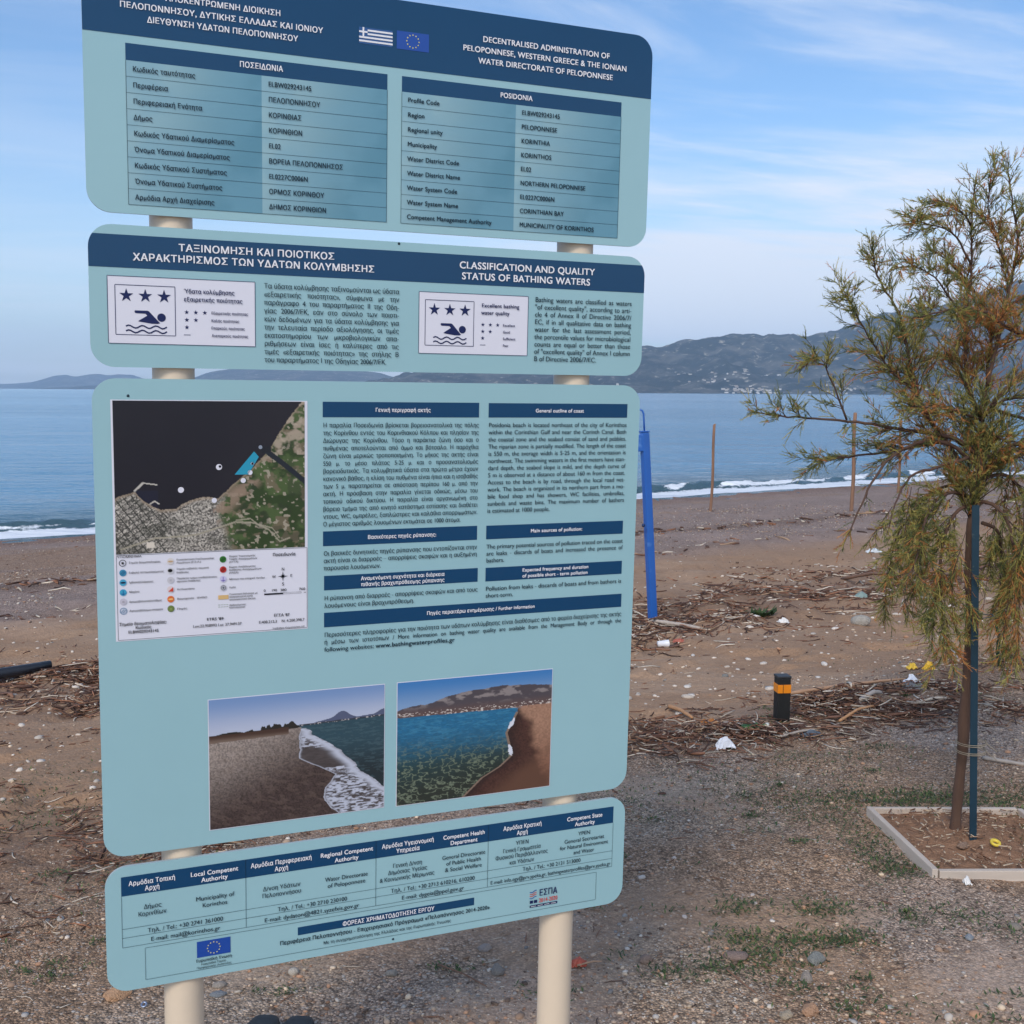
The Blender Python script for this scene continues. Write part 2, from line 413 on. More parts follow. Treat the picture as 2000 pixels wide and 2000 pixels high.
# ------------------------------------------------------------------ hills across the gulf
HILLS = {
'far': [(-0.5814, 0.002), (-0.5143, 0.0042), (-0.4473, 0.0037), (-0.433, 0.0043), (-0.4186, 0.0058), (-0.4083, 0.0087), (-0.3997, 0.0109), (-0.3898, 0.0121), (-0.381, 0.0104), (-0.3698, 0.0125), (-0.3612, 0.0133), (-0.3541, 0.0119), (-0.3443, 0.0128), (-0.3318, 0.0125), (-0.323, 0.0094), (-0.3132, 0.0068), (-0.2999, 0.0047)],
'mid': [(-0.2998, 0.0069), (-0.2752, 0.011), (-0.263, 0.0155), (-0.2469, 0.0178), (-0.2237, 0.0189), (-0.197, 0.0195), (-0.1613, 0.0188), (-0.1346, 0.0168), (-0.119, 0.0157), (-0.1145, 0.0153), (-0.1043, 0.0121), (-0.0766, 0.0061)],
'near': [(-0.1347, 0.0048), (-0.1043, 0.0112), (-0.0913, 0.015), (-0.0766, 0.0185), (-0.0454, 0.0218), (-0.0008, 0.0265), (0.0437, 0.0325), (0.0792, 0.0353), (0.1117, 0.038), (0.1281, 0.0387), (0.1458, 0.0441), (0.1724, 0.0469), (0.1964, 0.0493), (0.1991, 0.0484), (0.2075, 0.0502), (0.2169, 0.0476), (0.2266, 0.0496), (0.2403, 0.0504), (0.2626, 0.0499), (0.2833, 0.0547), (0.3021, 0.0618), (0.343, 0.0715), (0.369, 0.075), (0.3974, 0.0838), (0.4235, 0.0927), (0.441, 0.0967), (0.4848, 0.104), (0.5512, 0.1022), (0.6623, 0.0942), (0.7965, 0.0776), (0.9765, 0.0524)],
}
def hill(name, key, D, depth, foot, n_az, n_d, amp, m, label):
    prof = HILLS[key]; a = np.array([p[0] for p in prof]); h = np.array([p[1] for p in prof])
    # heights above sea at distance D; horizon sits at tan 0
    az = np.linspace(a[0] - .12, a[-1] + .12, n_az)
    H = np.interp(az, a, h) * (D + depth * .45) + 2.8
    H = H * sstep(a[0] - .13, a[0] + .01, az) * sstep(a[-1] + .13, a[-1] - .01, az)
    d = np.linspace(0, 1, n_d)
    A, Dd = np.meshgrid(az, d)
    Hh = np.repeat(H[None, :], n_d, 0)
    y = D - foot + Dd * (foot + depth)
    top = (foot + depth * .45) / (foot + depth)
    t = Dd / top
    rise = np.where(t <= 1, sstep(0, 1, t) * .55 + .45 * t, 1 - .5 * sstep(1, 2.2, t))
    rise = np.clip(rise, 0, 1)
    x = A * y
    ridg = 1 - np.abs(fbm(x / (D * .05), y / (D * .09), 61, 5) * 2 - 1)
    det = (fbm(x / (D * .012), y / (D * .02), 62, 5) - .5) * 2.2
    z = Hh * rise + Hh * amp * (ridg - .75) * np.minimum(t, 1) * (1 - np.exp(-((t - 1) / .12) ** 2) * .9) * (t < 1.6) + det * Hh.max() * .03 * sstep(0, .2, t)
    z = np.maximum(z, 0) * sstep(0, .03, Dd) - 1.4 - 3 * (Dd <= 0)
    ii = np.arange(n_az * n_d).reshape(n_d, n_az)
    f = np.stack([ii[:-1, :-1], ii[:-1, 1:], ii[1:, 1:], ii[1:, :-1]], -1).reshape(-1, 4)
    o = link(name, np_mesh(name, np.stack([x.ravel(), y.ravel(), z.ravel()], 1), f, None, True), m)
    tag(o, label=label, kind='structure')
    return x, y, z
def hill_mat(name, sc):
    m = bpy.data.materials.new(name); m.use_nodes = True
    nt = m.node_tree; n = nt.nodes; l = nt.links; b = n['Principled BSDF']; b.inputs['Roughness'].default_value = 1; b.inputs['Specular IOR Level'].default_value = 0
    t = n.new('ShaderNodeTexCoord')
    def nz(scale, d=8):
        q_ = n.new('ShaderNodeTexNoise'); q_.inputs['Scale'].default_value = scale; q_.inputs['Detail'].default_value = d; q_.inputs['Roughness'].default_value = .68; l.new(t.outputs['Object'], q_.inputs['Vector']); return q_.outputs[0]
    def rmp(v, a, b_):
        r = n.new('ShaderNodeMapRange'); l.new(v, r.inputs[0]); r.inputs[1].default_value = a; r.inputs[2].default_value = b_; return r.outputs[0]
    m1 = n.new('ShaderNodeMix'); m1.data_type = 'RGBA'; l.new(rmp(nz(sc), .48, .62), m1.inputs['Factor'])
    m1.inputs[6].default_value = (*lin(40, 48, 44), 1); m1.inputs[7].default_value = (*lin(92, 90, 82), 1)
    m2 = n.new('ShaderNodeMix'); m2.data_type = 'RGBA'; l.new(rmp(nz(sc * 3.7), .58, .68), m2.inputs['Factor']); l.new(m1.outputs[2], m2.inputs[6]); m2.inputs[7].default_value = (*lin(186, 176, 160), 1)  # rock and scrub colours, contrast raised to stand in for weak relief shading
    l.new(m2.outputs[2], b.inputs['Base Color'])
    return m
hm = hill_mat('rocky_scrub', .006)
hill('distant_headland', 'far', 13000, 1500, 900, 160, 24, .25, hm, 'low blue headland on the horizon at the far left')
hill('distant_mountain', 'mid', 9500, 1400, 900, 160, 24, .18, hm, 'long low mountain seen in the gap under the second panel')
hx, hy, hz = hill('rocky_mountain', 'near', 5600, 1500, 1300, 620, 110, .42, hm, 'rocky scrub mountain rising across the bay to the right')
# white village houses along the far shore
hv = []; hf = []; hcol = []
def house(x, y, z, w, d, h, c):
    k = len(hv)
    for dx, dy, dz in ((-1, -1, 0), (1, -1, 0), (1, 1, 0), (-1, 1, 0), (-1, -1, 1), (1, -1, 1), (1, 1, 1), (-1, 1, 1)):
        hv.append((x + dx * w / 2, y + dy * d / 2, z - 3 + dz * (h + 3))); hcol.append(c)
    hf.extend([(k, k + 1, k + 5, k + 4), (k + 1, k + 2, k + 6, k + 5), (k + 2, k + 3, k + 7, k + 6), (k + 3, k, k + 4, k + 7), (k + 4, k + 5, k + 6, k + 7)])
rr = random.Random(5)
def slope_at(x, yy):
    j = np.argmin((hx - x) ** 2 + (hy - yy) ** 2); return hz.ravel()[j]
for az, d0, ht, sp, cnt in ((.197, 4420, 0, .02, 34), (.222, 4380, 0, .014, 26), (.175, 4700, 0, .02, 12), (.285, 4420, 0, .02, 16), (.15, 4900, 0, .02, 10), (.21, 4900, 0, .04, 14), (.36, 4450, 0, .05, 22), (.06, 4500, 0, .06, 12)):
    for i in range(cnt):
        a = az + rr.gauss(0, sp * .45); yy = d0 + rr.gauss(0, 60) + (60 if rr.random() < .5 else 0)
        x = a * yy; w = rr.uniform(6, 15); c = rr.choice([lin(190, 184, 176), lin(168, 158, 148), lin(206, 202, 196)])
        house(x, yy, slope_at(x, yy), w, rr.uniform(6, 10), rr.uniform(3, 5.5), c)
o = link('distant_houses', np_mesh('distant_houses', hv, hf, np.array(hcol)), mat('pale_render', attr=True, rough=.8))
tag(o, 'tiny white houses scattered low on the rocky mountain across the bay', 'houses', kind='stuff')

# ------------------------------------------------------------------ air
hb = bmesh.new(); bm_box(hb, (0, 7000, 700), (17000, 15400, 1500))
for v in hb.verts:
    v.co.z = -60 if v.co.z < 700 else 720
    v.co.y = -900 if v.co.y < 1000 else 15600
    v.co.x = -13000 if v.co.x < 0 else 13000
hzm = bpy.data.materials.new('haze'); hzm.use_nodes = True
n = hzm.node_tree.nodes; n.clear()
ho = n.new('ShaderNodeOutputMaterial'); pv = n.new('ShaderNodeVolumePrincipled')
pv.inputs['Color'].default_value = (.66, .82, 1.0, 1); pv.inputs['Density'].default_value = 0.00007; pv.inputs['Anisotropy'].default_value = .0
hzm.node_tree.links.new(pv.outputs[0], ho.inputs['Volume'])
tag(link('haze', bm_mesh('haze', hb), hzm), 'thin blue haze over the bay', 'haze', kind='stuff')
scene.cycles.volume_step_rate = 4.0
scene.cycles.volume_bounces = 2

# ================================================================== the information board
EX = Vector((0.92374, 0.382994, -0.004359)); EZ = Vector((0.01544, -0.025865, 0.999546))
EY = EZ.cross(EX).normalized(); EZ = EX.cross(EY).normalized()
base = Vector((-0.744056, 2.02457, 1.6)) + EX * .55 + EZ * (-1.6)
board = bpy.data.objects.new('information_board', None); COL.objects.link(board)
board.matrix_world = Matrix(((EX.x, EY.x, EZ.x, base.x), (EX.y, EY.y, EZ.y, base.y), (EX.z, EY.z, EZ.z, base.z), (0, 0, 0, 1)))
tag(board, 'tall pale teal bathing water information board of four panels on two cream posts', 'sign')
def SL(u, v, d=0.0):            # sheet millimetres -> board metres (x right, y back, z up)
    return (u / 1000 - .55, d, v / 1000 + 1.6)

M_panel = mat('teal_print_sheet', lin(150, 190, 197), rough=.30, spec=.5, var=.03, vscale=3, coat=.35)
M_navy = mat('navy_print', lin(6, 64, 102), rough=.28, spec=.4, coat=.15, var=.04, vscale=4)
M_edge = mat('panel_back_metal', lin(165, 178, 180), rough=.45)
M_white = mat('white_ink', lin(232, 232, 236), rough=.35, spec=.4)
M_dark = mat('dark_ink', lin(16, 42, 56), rough=.4, spec=.4)
M_ink = mat('navy_ink', lin(18, 32, 82), rough=.4, spec=.4)
M_black = mat('black_ink', lin(22, 24, 32), rough=.4, spec=.4)
M_red = mat('red_ink', lin(205, 70, 62), rough=.4)
M_paper = mat('white_print_field', lin(222, 222, 232), rough=.32, coat=.3)
M_eu = mat('blue_flag_print', lin(22, 72, 158), rough=.3, coat=.3)
M_gold = mat('yellow_ink', lin(225, 215, 130), rough=.4)
M_print = mat('printed_picture', attr=True, rough=.30, coat=.35)
M_post = mat('cream_painted_post', lin(222, 204, 180), rough=.42, spec=.5, var=.05, vscale=5, bump=.15, bscale=90, bdist=.0008)
M_bolt = mat('dull_steel', lin(120, 124, 126), rough=.4, metal=.8)

# posts: round tubes with a cap, fixed behind the panels
def post(u):
    V, Fq = lathe([(.0, 2.29), (.020, 2.288), (.0375, 2.276), (.038, 2.26), (.038, 1.4), (.038, .6), (.038, -.12)], 40)
    me = np_mesh('post', V + np.array([u / 1000 - .55, .0455, 0]), Fq, None, True)
    return link('post', me, M_post, board)
post(144.8); post(958.0)

def rounded(u0, u1, v0, v1, r, n=9):
    pts = []
    for cx, cy, a0 in ((u1 - r, v1 - r, 0), (u0 + r, v1 - r, 90), (u0 + r, v0 + r, 180), (u1 - r, v0 + r, 270)):
        for i in range(n):
            a = math.radians(a0 + 90 * i / (n - 1)); pts.append((cx + r * math.cos(a), cy + r * math.sin(a)))
    return pts
def slab(name, pts, d0, d1, m, parent, medge=None):
    k = len(pts)
    V = [SL(u, v, d0) for u, v in pts] + [SL(u, v, d1) for u, v in pts]
    me = bpy.data.meshes.new(name)
    F_ = [tuple(range(k)), tuple(range(2 * k - 1, k - 1, -1))] + [(i, i + k, (i + 1) % k + k, (i + 1) % k) for i in range(k)]
    me.from_pydata(V, [], F_); me.update()
    me.materials.append(m)
    if medge:
        me.materials.append(medge)
        for p in me.polygons[1:]: p.material_index = 1
    return link(name, me, None, parent)
def sheet(name, polys, d, m, parent):
    V = []; F_ = []
    for pts in polys:
        k = len(V); V += [SL(u, v, d) for u, v in pts]; F_.append(tuple(range(k, k + len(pts))))
    me = bpy.data.meshes.new(name); me.from_pydata(V, [], F_); me.update()
    return link(name, me, m, parent)
def rect(u0, u1, v0, v1): return [(u0, v0), (u1, v0), (u1, v1), (u0, v1)]
def hline(u0, u1, v, w=.55): return rect(u0, u1, v - w / 2, v + w / 2)
def vline(u, v0, v1, w=.55): return rect(u - w / 2, u + w / 2, v0, v1)
def frame(u0, u1, v0, v1, w=.7): return [hline(u0, u1, v0, w), hline(u0, u1, v1, w), vline(u0, v0 + w / 2, v1 - w / 2, w), vline(u1, v0 + w / 2, v1 - w / 2, w)]
L1, L2, L3, L4 = -.0006, -.0012, -.0018, -.0024

P1 = slab('panel', rounded(0, 1100, 306.9, 729.5, 40), 0, .006, M_panel, board, M_edge); P1['label'] = 'topmost panel with two water profile tables'
P2 = slab('panel', rounded(0, 1100, 39.0, 287.0, 40), 0, .006, M_panel, board, M_edge); P2['label'] = 'panel with star ratings and swimmer symbols'
P3 = slab('panel', rounded(0, 1100, -873.4, 19.1, 40), 0, .006, M_panel, board, M_edge); P3['label'] = 'largest panel with the map and two beach photos'
P4 = slab('panel', rounded(0, 1100, -1143.2, -893.8, 40), 0, .006, M_panel, board, M_edge); P4['label'] = 'lowest panel with authority contacts and emblems'

# ---- lettering: glyph outlines taken once from the built-in font, then set line by line
def glyph_outlines(chars):
    """closed outlines and advance width of every character, from the built-in font"""
    out = {}; tmp = []
    for c in chars:
        for body in (c, 'H' + c + 'H'):
            cu = bpy.data.curves.new('t', 'FONT'); cu.body = body; cu.resolution_u = 4
            if len(body) == 1: cu.fill_mode = 'NONE'
            o = bpy.data.objects.new('t', cu); COL.objects.link(o); tmp.append((c, len(body) == 1, o))
    cu = bpy.data.curves.new('t', 'FONT'); cu.body = 'HH'
    hh = bpy.data.objects.new('t', cu); COL.objects.link(hh)
    bpy.context.view_layer.update()
    dg = bpy.context.evaluated_depsgraph_get()
    whh = hh.evaluated_get(dg).dimensions.x
    for c, single, o in tmp:
        e = o.evaluated_get(dg); g = out.setdefault(c, {})
        if not single: g['a'] = e.dimensions.x - whh; continue
        g['o'] = []
        if c == ' ': continue
        me = e.to_mesh(); v = np.empty(len(me.vertices) * 3); me.vertices.foreach_get('co', v); v = v.reshape(-1, 3)[:, :2]
        nb = {}
        for ed in me.edges: p_, q_ = ed.vertices; nb.setdefault(p_, []).append(q_); nb.setdefault(q_, []).append(p_)
        seen = set()
        for k in range(len(v)):
            if k in seen: continue
            comp = {k}; st_ = [k]
            while st_:
                for w_ in nb.get(st_.pop(), []):
                    if w_ not in comp: comp.add(w_); st_.append(w_)
            seen |= comp; g['o'].append(v[sorted(comp)])
        e.to_mesh_clear()
    for _, _, o in tmp + [(0, 0, hh)]:
        cu = o.data; bpy.data.objects.remove(o); bpy.data.curves.remove(cu)
    return out
def spans(outl, y):
    hits = []
    for P_ in outl:
        a = P_; b_ = np.roll(P_, -1, axis=0)
        k = (a[:, 1] <= y) != (b_[:, 1] <= y)
        for p_, q_ in zip(a[k], b_[k]):
            t = (y - p_[1]) / (q_[1] - p_[1]); hits.append((p_[0] + t * (q_[0] - p_[0]), 1 if q_[1] > p_[1] else -1))
    hits.sort(); r = []; w = 0
    for x, d in hits:
        if w == 0: x0 = x
        w += d
        if w == 0 and x > x0: r.append((x0, x))
    return r
def union(iv):
    iv = sorted(iv); r = []
    for a, b_ in iv:
        if r and a <= r[-1][1]: r[-1][1] = max(r[-1][1], b_)
        else: r.append([a, b_])
    return r
def fill_glyph(outl, ox, oy, step):
    """horizontal slices of the outline (non-zero winding), thickened by ox/oy for bold; equal slices are merged"""
    if not outl: return np.zeros((0, 3)), np.zeros((0, 4), int)
    y0 = min(p[:, 1].min() for p in outl) - oy; y1 = max(p[:, 1].max() for p in outl) + oy
    n_ = max(2, int(round((y1 - y0) / step))); hh_ = (y1 - y0) / n_
    rects = []; open_ = {}
    for i in range(n_):
        y = y0 + (i + .5) * hh_
        iv = [t for yy in ((y - oy, y, y + oy) if oy else (y,)) for t in spans(outl, yy)]
        iv = [(round(a, 3), round(b_, 3)) for a, b_ in union([(a - ox, b_ + ox) for a, b_ in iv])]
        new = {}
        for k in iv:
            new[k] = open_.pop(k, None) or i
            if new[k] is None: new[k] = i
        for k, st_ in open_.items(): rects.append((k, st_, i))
        open_ = new
    for k, st_ in open_.items(): rects.append((k, st_, n_))
    V = []; Fq = []
    for (a, b_), i, j in rects:
        q = len(V); V += [(a, y0 + i * hh_, 0), (b_, y0 + i * hh_, 0), (b_, y0 + j * hh_, 0), (a, y0 + j * hh_, 0)]; Fq.append((q, q + 1, q + 2, q + 3))
    return np.array(V), np.array(Fq)
def glyphs(chars, bold):
    out = {}
    for c in chars:
        g = OUTL[c]; out[c] = {'m': fill_glyph(g['o'], .021 if bold else .011, .012 if bold else 0, .034), 'a': g['a'] + (.03 if bold else 0)}
    return out
CH = sorted(set("ABCDEFGHIJKLMNOPQRSTUVWXYZabcdefghijklmnopqrstuvwxyz0123456789.,:;/()-+&@\'\"«»–% ΑΒΓΔΕΖΗΘΙΚΛΜΝΞΟΠΡΣΤΥΦΧΨΩαβγδεζηθικλμνξοπρστυφχψωςάέήίόύώΐϊΆΈΉΊΌΎΏ“”"))
OUTL = glyph_outlines(CH)
GL = {False: glyphs(CH, False), True: glyphs(CH, True)}
hv_ = GL[False]['H']['m'][0]; CAPH = hv_[:, 1].max() - hv_[:, 1].min()
BUF = {}
def width(s, bold): return sum(GL[bold][c]['a'] for c in s)
def put(key, s, u, v, size, xs, bold):
    for c in s:
        g = GL[bold][c]; V, T_ = g['m']
        if len(V):
            b_ = BUF.setdefault(key, [[], [], 0])
            b_[0].append(np.stack([u + V[:, 0] * size * xs, v + V[:, 1] * size], 1)); b_[1].append(T_ + b_[2]); b_[2] += len(V)
        u += g['a'] * size * xs
    return u
STY = {'wb': (M_white, True), 'db': (M_dark, True), 'd': (M_dark, False), 'nb': (M_ink, True), 'k': (M_black, True), 'rb': (M_red, True), 'w': (M_white, False)}
def T(p, blk, s, u0, u1, v, cap, st):
    m, bold = STY[st]; size = cap / CAPH; w = width(s, bold) * size
    put((p, blk, st[0]), s, u0, v, size, (u1 - u0) / w, bold)
def XS(s, w, cap, st): return w / (width(s, STY[st][1]) * cap / CAPH)
def TX(p, blk, s, u, v, cap, st, xs, align=0):
    bold = STY[st][1]; size = cap / CAPH; w = width(s, bold) * size * xs
    put((p, blk, st[0]), s, u - w * align, v, size, xs, bold)
def JUST(p, blk, lines, u0, u1, v0, v1, cap, xmax=1.4):
    size = cap / CAPH; W = u1 - u0
    xs = min([W / (width(s, False) * size) for s in lines[:-1] or lines] + [xmax])
    for i, s in enumerate(lines):
        v = v0 + (v1 - v0) * i / max(1, len(lines) - 1)
        words = s.split(' '); gap = width(' ', False) * size * xs
        if i < len(lines) - 1 and len(words) > 1: gap = (W - sum(width(w, False) for w in words) * size * xs) / (len(words) - 1)
        u = u0
        for w in words: u = put((p, blk, 'd'), w, u, v, size, xs, False) + gap
def FLUSH():
    for (p, blk, c), (Vs, Ts, _) in BUF.items():
        V = np.concatenate(Vs); T_ = np.concatenate(Ts)
        co = np.stack([V[:, 0] / 1000 - .55, np.full(len(V), L4), V[:, 1] / 1000 + 1.6], 1)
        mm_ = {'w': M_white, 'd': M_dark, 'n': M_ink, 'k': M_black, 'r': M_red}[c]
        o = link('lettering', np_mesh('lettering', co, T_), mm_, {1: P1, 2: P2, 3: P3, 4: P4}[p]); o['label'] = blk
def star(cu, cv, r, n=5, inner=.382, rot=90):
    return [(cu + r * (1 if i % 2 == 0 else inner) * math.cos(math.radians(rot + i * 180 / n)), cv + r * (1 if i % 2 == 0 else inner) * math.sin(math.radians(rot + i * 180 / n))) for i in range(2 * n)]
def disc(cu, cv, r, n=20, ry=None): return [(cu + r * math.cos(2 * math.pi * i / n), cv + (ry or r) * math.sin(2 * math.pi * i / n)) for i in range(n)]
def ring(cu, cv, r, w, n=24):
    o = []
    for i in range(n):
        a, b_ = 2 * math.pi * i / n, 2 * math.pi * (i + 1) / n
        o.append([(cu + r * math.cos(a), cv + r * math.sin(a)), (cu + r * math.cos(b_), cv + r * math.sin(b_)), (cu + (r - w) * math.cos(b_), cv + (r - w) * math.sin(b_)), (cu + (r - w) * math.cos(a), cv + (r - w) * math.sin(a))])
    return o
def stroke(pts, w):
    o = []
    for (a, b_), (c, d) in zip(pts, pts[1:]):
        L = math.hypot(c - a, d - b_); nx_, ny_ = -(d - b_) / L * w / 2, (c - a) / L * w / 2
        ex_, ey_ = (c - a) / L * w * .12, (d - b_) / L * w * .12
        o.append([(a + nx_ - ex_, b_ + ny_ - ey_), (a - nx_ - ex_, b_ - ny_ - ey_), (c - nx_ + ex_, d - ny_ + ey_), (c + nx_ + ex_, d + ny_ + ey_)])
    return o
def picture(name, u0, u1, v0, v1, nx_, ny_, fn, d, parent, label=None):
    x = (np.arange(nx_ + 1)) / nx_; y = (np.arange(ny_ + 1)) / ny_
    X, Y = np.meshgrid(x, y)                                  # y: 0 top, 1 bottom
    c = fn(X.ravel(), Y.ravel())
    V = np.stack([(u0 + (u1 - u0) * X.ravel()) / 1000 - .55, np.full(X.size, d), (v1 + (v0 - v1) * Y.ravel()) / 1000 + 1.6], 1)
    ii = np.arange(X.size).reshape(ny_ + 1, nx_ + 1)
    f = np.stack([ii[:-1, :-1], ii[1:, :-1], ii[1:, 1:], ii[:-1, 1:]], -1).reshape(-1, 4)
    o = link(name, np_mesh(name, V, f, c), M_print, parent)
    if label: o['label'] = label
    return o
def C(*rgb): return np.array(lin(*rgb))
def blend(c, col, t): return c * (1 - t)[:, None] + col * t[:, None]

# ---- panel 1
def top_band():
    pts = [p for p in rounded(0, 1100, 306.9, 729.5, 40) if p[1] > 607.1]
    return [(1100, 607.1)] + pts + [(0, 607.1)]
sheet('header_band', [top_band()], L1, M_navy, P1)
T(1, 'white heading in Greek', 'ΑΠΟΚΕΝΤΡΩΜΕΝΗ ΔΙΟΙΚΗΣΗ', 136.8, 337.1, 671, 9.1, 'wb')
T(1, 'white heading in Greek', 'ΠΕΛΟΠΟΝΝΗΣΟΥ, ΔΥΤΙΚΗΣ ΕΛΛΑΔΑΣ ΚΑΙ ΙΟΝΙΟΥ', 60.9, 414.2, 651, 9.1, 'wb')
T(1, 'white heading in Greek', 'ΔΙΕΥΘΥΝΣΗ ΥΔΑΤΩΝ ΠΕΛΟΠΟΝΝΗΣΟΥ', 105.6, 368.1, 631, 9.1, 'wb')
T(1, 'white heading in English', 'DECENTRALISED ADMINISTRATION OF', 726.2, 1001.2, 674.8, 9.8, 'wb')
T(1, 'white heading in English', 'PELOPONNESE, WESTERN GREECE & THE IONIAN', 685.7, 1040.9, 654.4, 9.8, 'wb')
T(1, 'white heading in English', 'WATER DIRECTORATE OF PELOPONNESE', 717.7, 1009.6, 634.1, 9.8, 'wb')
# striped flag with a cross, and the flag with a ring of stars
gu0, gu1, gv0, gv1 = 481.5, 545.8, 643, 672; sh = (gv1 - gv0) / 9; cw = sh * 5
stripes = []
for i in range(1, 9, 2):
    v = gv1 - sh * (i + 1); stripes.append(rect(gu0 + (cw if i < 5 else 0), gu1, v, v + sh))
stripes += [rect(gu0, gu0 + cw, gv1 - 3 * sh, gv1 - 2 * sh), rect(gu0 + 2 * sh, gu0 + 3 * sh, gv1 - 2 * sh, gv1), rect(gu0 + 2 * sh, gu0 + 3 * sh, gv1 - 5 * sh, gv1 - 3 * sh)]
f1 = sheet('flag', [rect(gu0, gu1, gv0, gv1)], L2, mat('flag_blue', lin(38, 84, 140), rough=.3, coat=.3), P1); f1['label'] = 'blue and white striped flag with a cross'
f1b = sheet('flag_stripes', stripes, L3, M_white, P1)
f2 = sheet('flag', [rect(553.9, 617.5, 641.8, 674.5)], L2, M_eu, P1); f2['label'] = 'blue flag with a ring of stars'
sheet('flag_stars', [star(585.5 + 12 * math.sin(math.radians(30 * i)), 658 + 11.5 * math.cos(math.radians(30 * i)), 1.9) for i in range(12)], L3, M_gold, P1)
def column_print(x, y):
    c = np.repeat(C(146, 182, 190)[None, :], len(x), 0)
    c = blend(c, C(84, 138, 158), sstep(.05, 1.0, x * .85 + y * .30))
    return blend(c, C(112, 162, 182), .35 * sstep(.35, .6, fbm(x * 3 + y * 4, y * 2 - x * 2, 71, 3)))
def table(u0, u1, us, rows_l, rows_r, title, tu0, tu1, tv, xl, xr, ul, ur, st_lab):
    tp = sheet('table_heading', [rect(u0, u1, 565.2, 593.6)], L1, M_navy, P1)
    picture('table_column', u0, us, 322.4, 565.2, 40, 30, column_print, L1, P1)
    picture('table_column', us, u1, 322.4, 565.2, 40, 30, column_print, L1, P1)
    dv = (565.2 - 322.4) / 9
    sheet('table_rules', [hline(u0, u1, 322.4 + dv * i, .5) for i in range(9)] + [vline(u0, 322.4, 565.2, .6), vline(u1, 322.4, 565.2, .6)], L2, M_dark, P1)
    T(1, st_lab, title, tu0, tu1, tv, 9, 'wb')
    for i in range(9):
        v = 565.2 - dv * (i + 1) + 8.9
        TX(1, st_lab, rows_l[i], ul, v, 7.9, 'db', xl); TX(1, st_lab, rows_r[i], ur, v, 8.2, 'db', xr)
GRL = ['Κωδικός ταυτότητας', 'Περιφέρεια', 'Περιφερειακή Ενότητα', 'Δήμος', 'Κωδικός Υδατικού Διαμερίσματος', 'Όνομα Υδατικού Διαμερίσματος', 'Κωδικός Υδατικού Συστήματος', 'Όνομα Υδατικού Συστήματος', 'Αρμόδια Αρχή Διαχείρισης']
GRR = ['ELBW029243145', 'ΠΕΛΟΠΟΝΝΗΣΟΥ', 'ΚΟΡΙΝΘΙΑΣ', 'ΚΟΡΙΝΘΙΩΝ', 'EL02', 'ΒΟΡΕΙΑ ΠΕΛΟΠΟΝΝΗΣΟΣ', 'EL0227C0006N', 'ΟΡΜΟΣ ΚΟΡΙΝΘΟΥ', 'ΔΗΜΟΣ ΚΟΡΙΝΘΙΩΝ']
ENL = ['Profile Code', 'Region', 'Regional unity', 'Municipality', 'Water District Code', 'Water District Name', 'Water System Code', 'Water System Name', 'Competent Management Authority']
ENR = ['ELBW029243145', 'PELOPONNESE', 'KORINTHIA', 'KORINTHOS', 'EL02', 'NORTHERN PELOPONNESE', 'EL0227C0006N', 'CORINTHIAN BAY', 'MUNICIPALITY OF KORINTHOS']
table(69, 536.5, 301.8, GRL, GRR, 'ΠΟΣΕΙΔΩΝΙΑ', 262.4, 340.6, 575.4, XS(GRL[4], 172.6, 7.9, 'db'), XS(GRR[8], 106.8, 8.2, 'db'), 80, 313.5, 'Greek table text')
table(565, 1032, 798.9, ENL, ENR, 'POSIDONIA', 764.7, 833.5, 575.4, XS(ENL[8], 175, 7.9, 'db'), XS(ENR[8], 166, 8.2, 'db'), 576.5, 811, 'English table text')

# ---- panel 2
u_in = 40 - math.sqrt(40 * 40 - (40 - (287 - 270)) ** 2)
band2 = [(0, 213.2), (1100, 213.2), (1100, 247)] + [(1060 + 40 * math.cos(a), 247 + 40 * math.sin(a)) for a in np.linspace(0, math.asin(23 / 40), 6)[1:]] + [(40 - 40 * math.cos(a), 247 + 40 * math.sin(a)) for a in np.linspace(math.asin(23 / 40), 0, 6)]
sheet('header_band', [band2], L1, M_navy, P2)
T(2, 'white headings on the navy band', 'ΤΑΞΙΝΟΜΗΣΗ ΚΑΙ ΠΟΙΟΤΙΚΟΣ', 151.8, 436.3, 246.5, 11.5, 'wb')
T(2, 'white headings on the navy band', 'ΧΑΡΑΚΤΗΡΙΣΜΟΣ ΤΩΝ ΥΔΑΤΩΝ ΚΟΛΥΜΒΗΣΗΣ', 74, 513.9, 226.5, 11.5, 'wb')
T(2, 'white headings on the navy band', 'CLASSIFICATION AND QUALITY', 685.2, 982.5, 243.8, 12.4, 'wb')
T(2, 'white headings on the navy band', 'STATUS OF BATHING WATERS', 690.5, 972.6, 222.9, 12.4, 'wb')
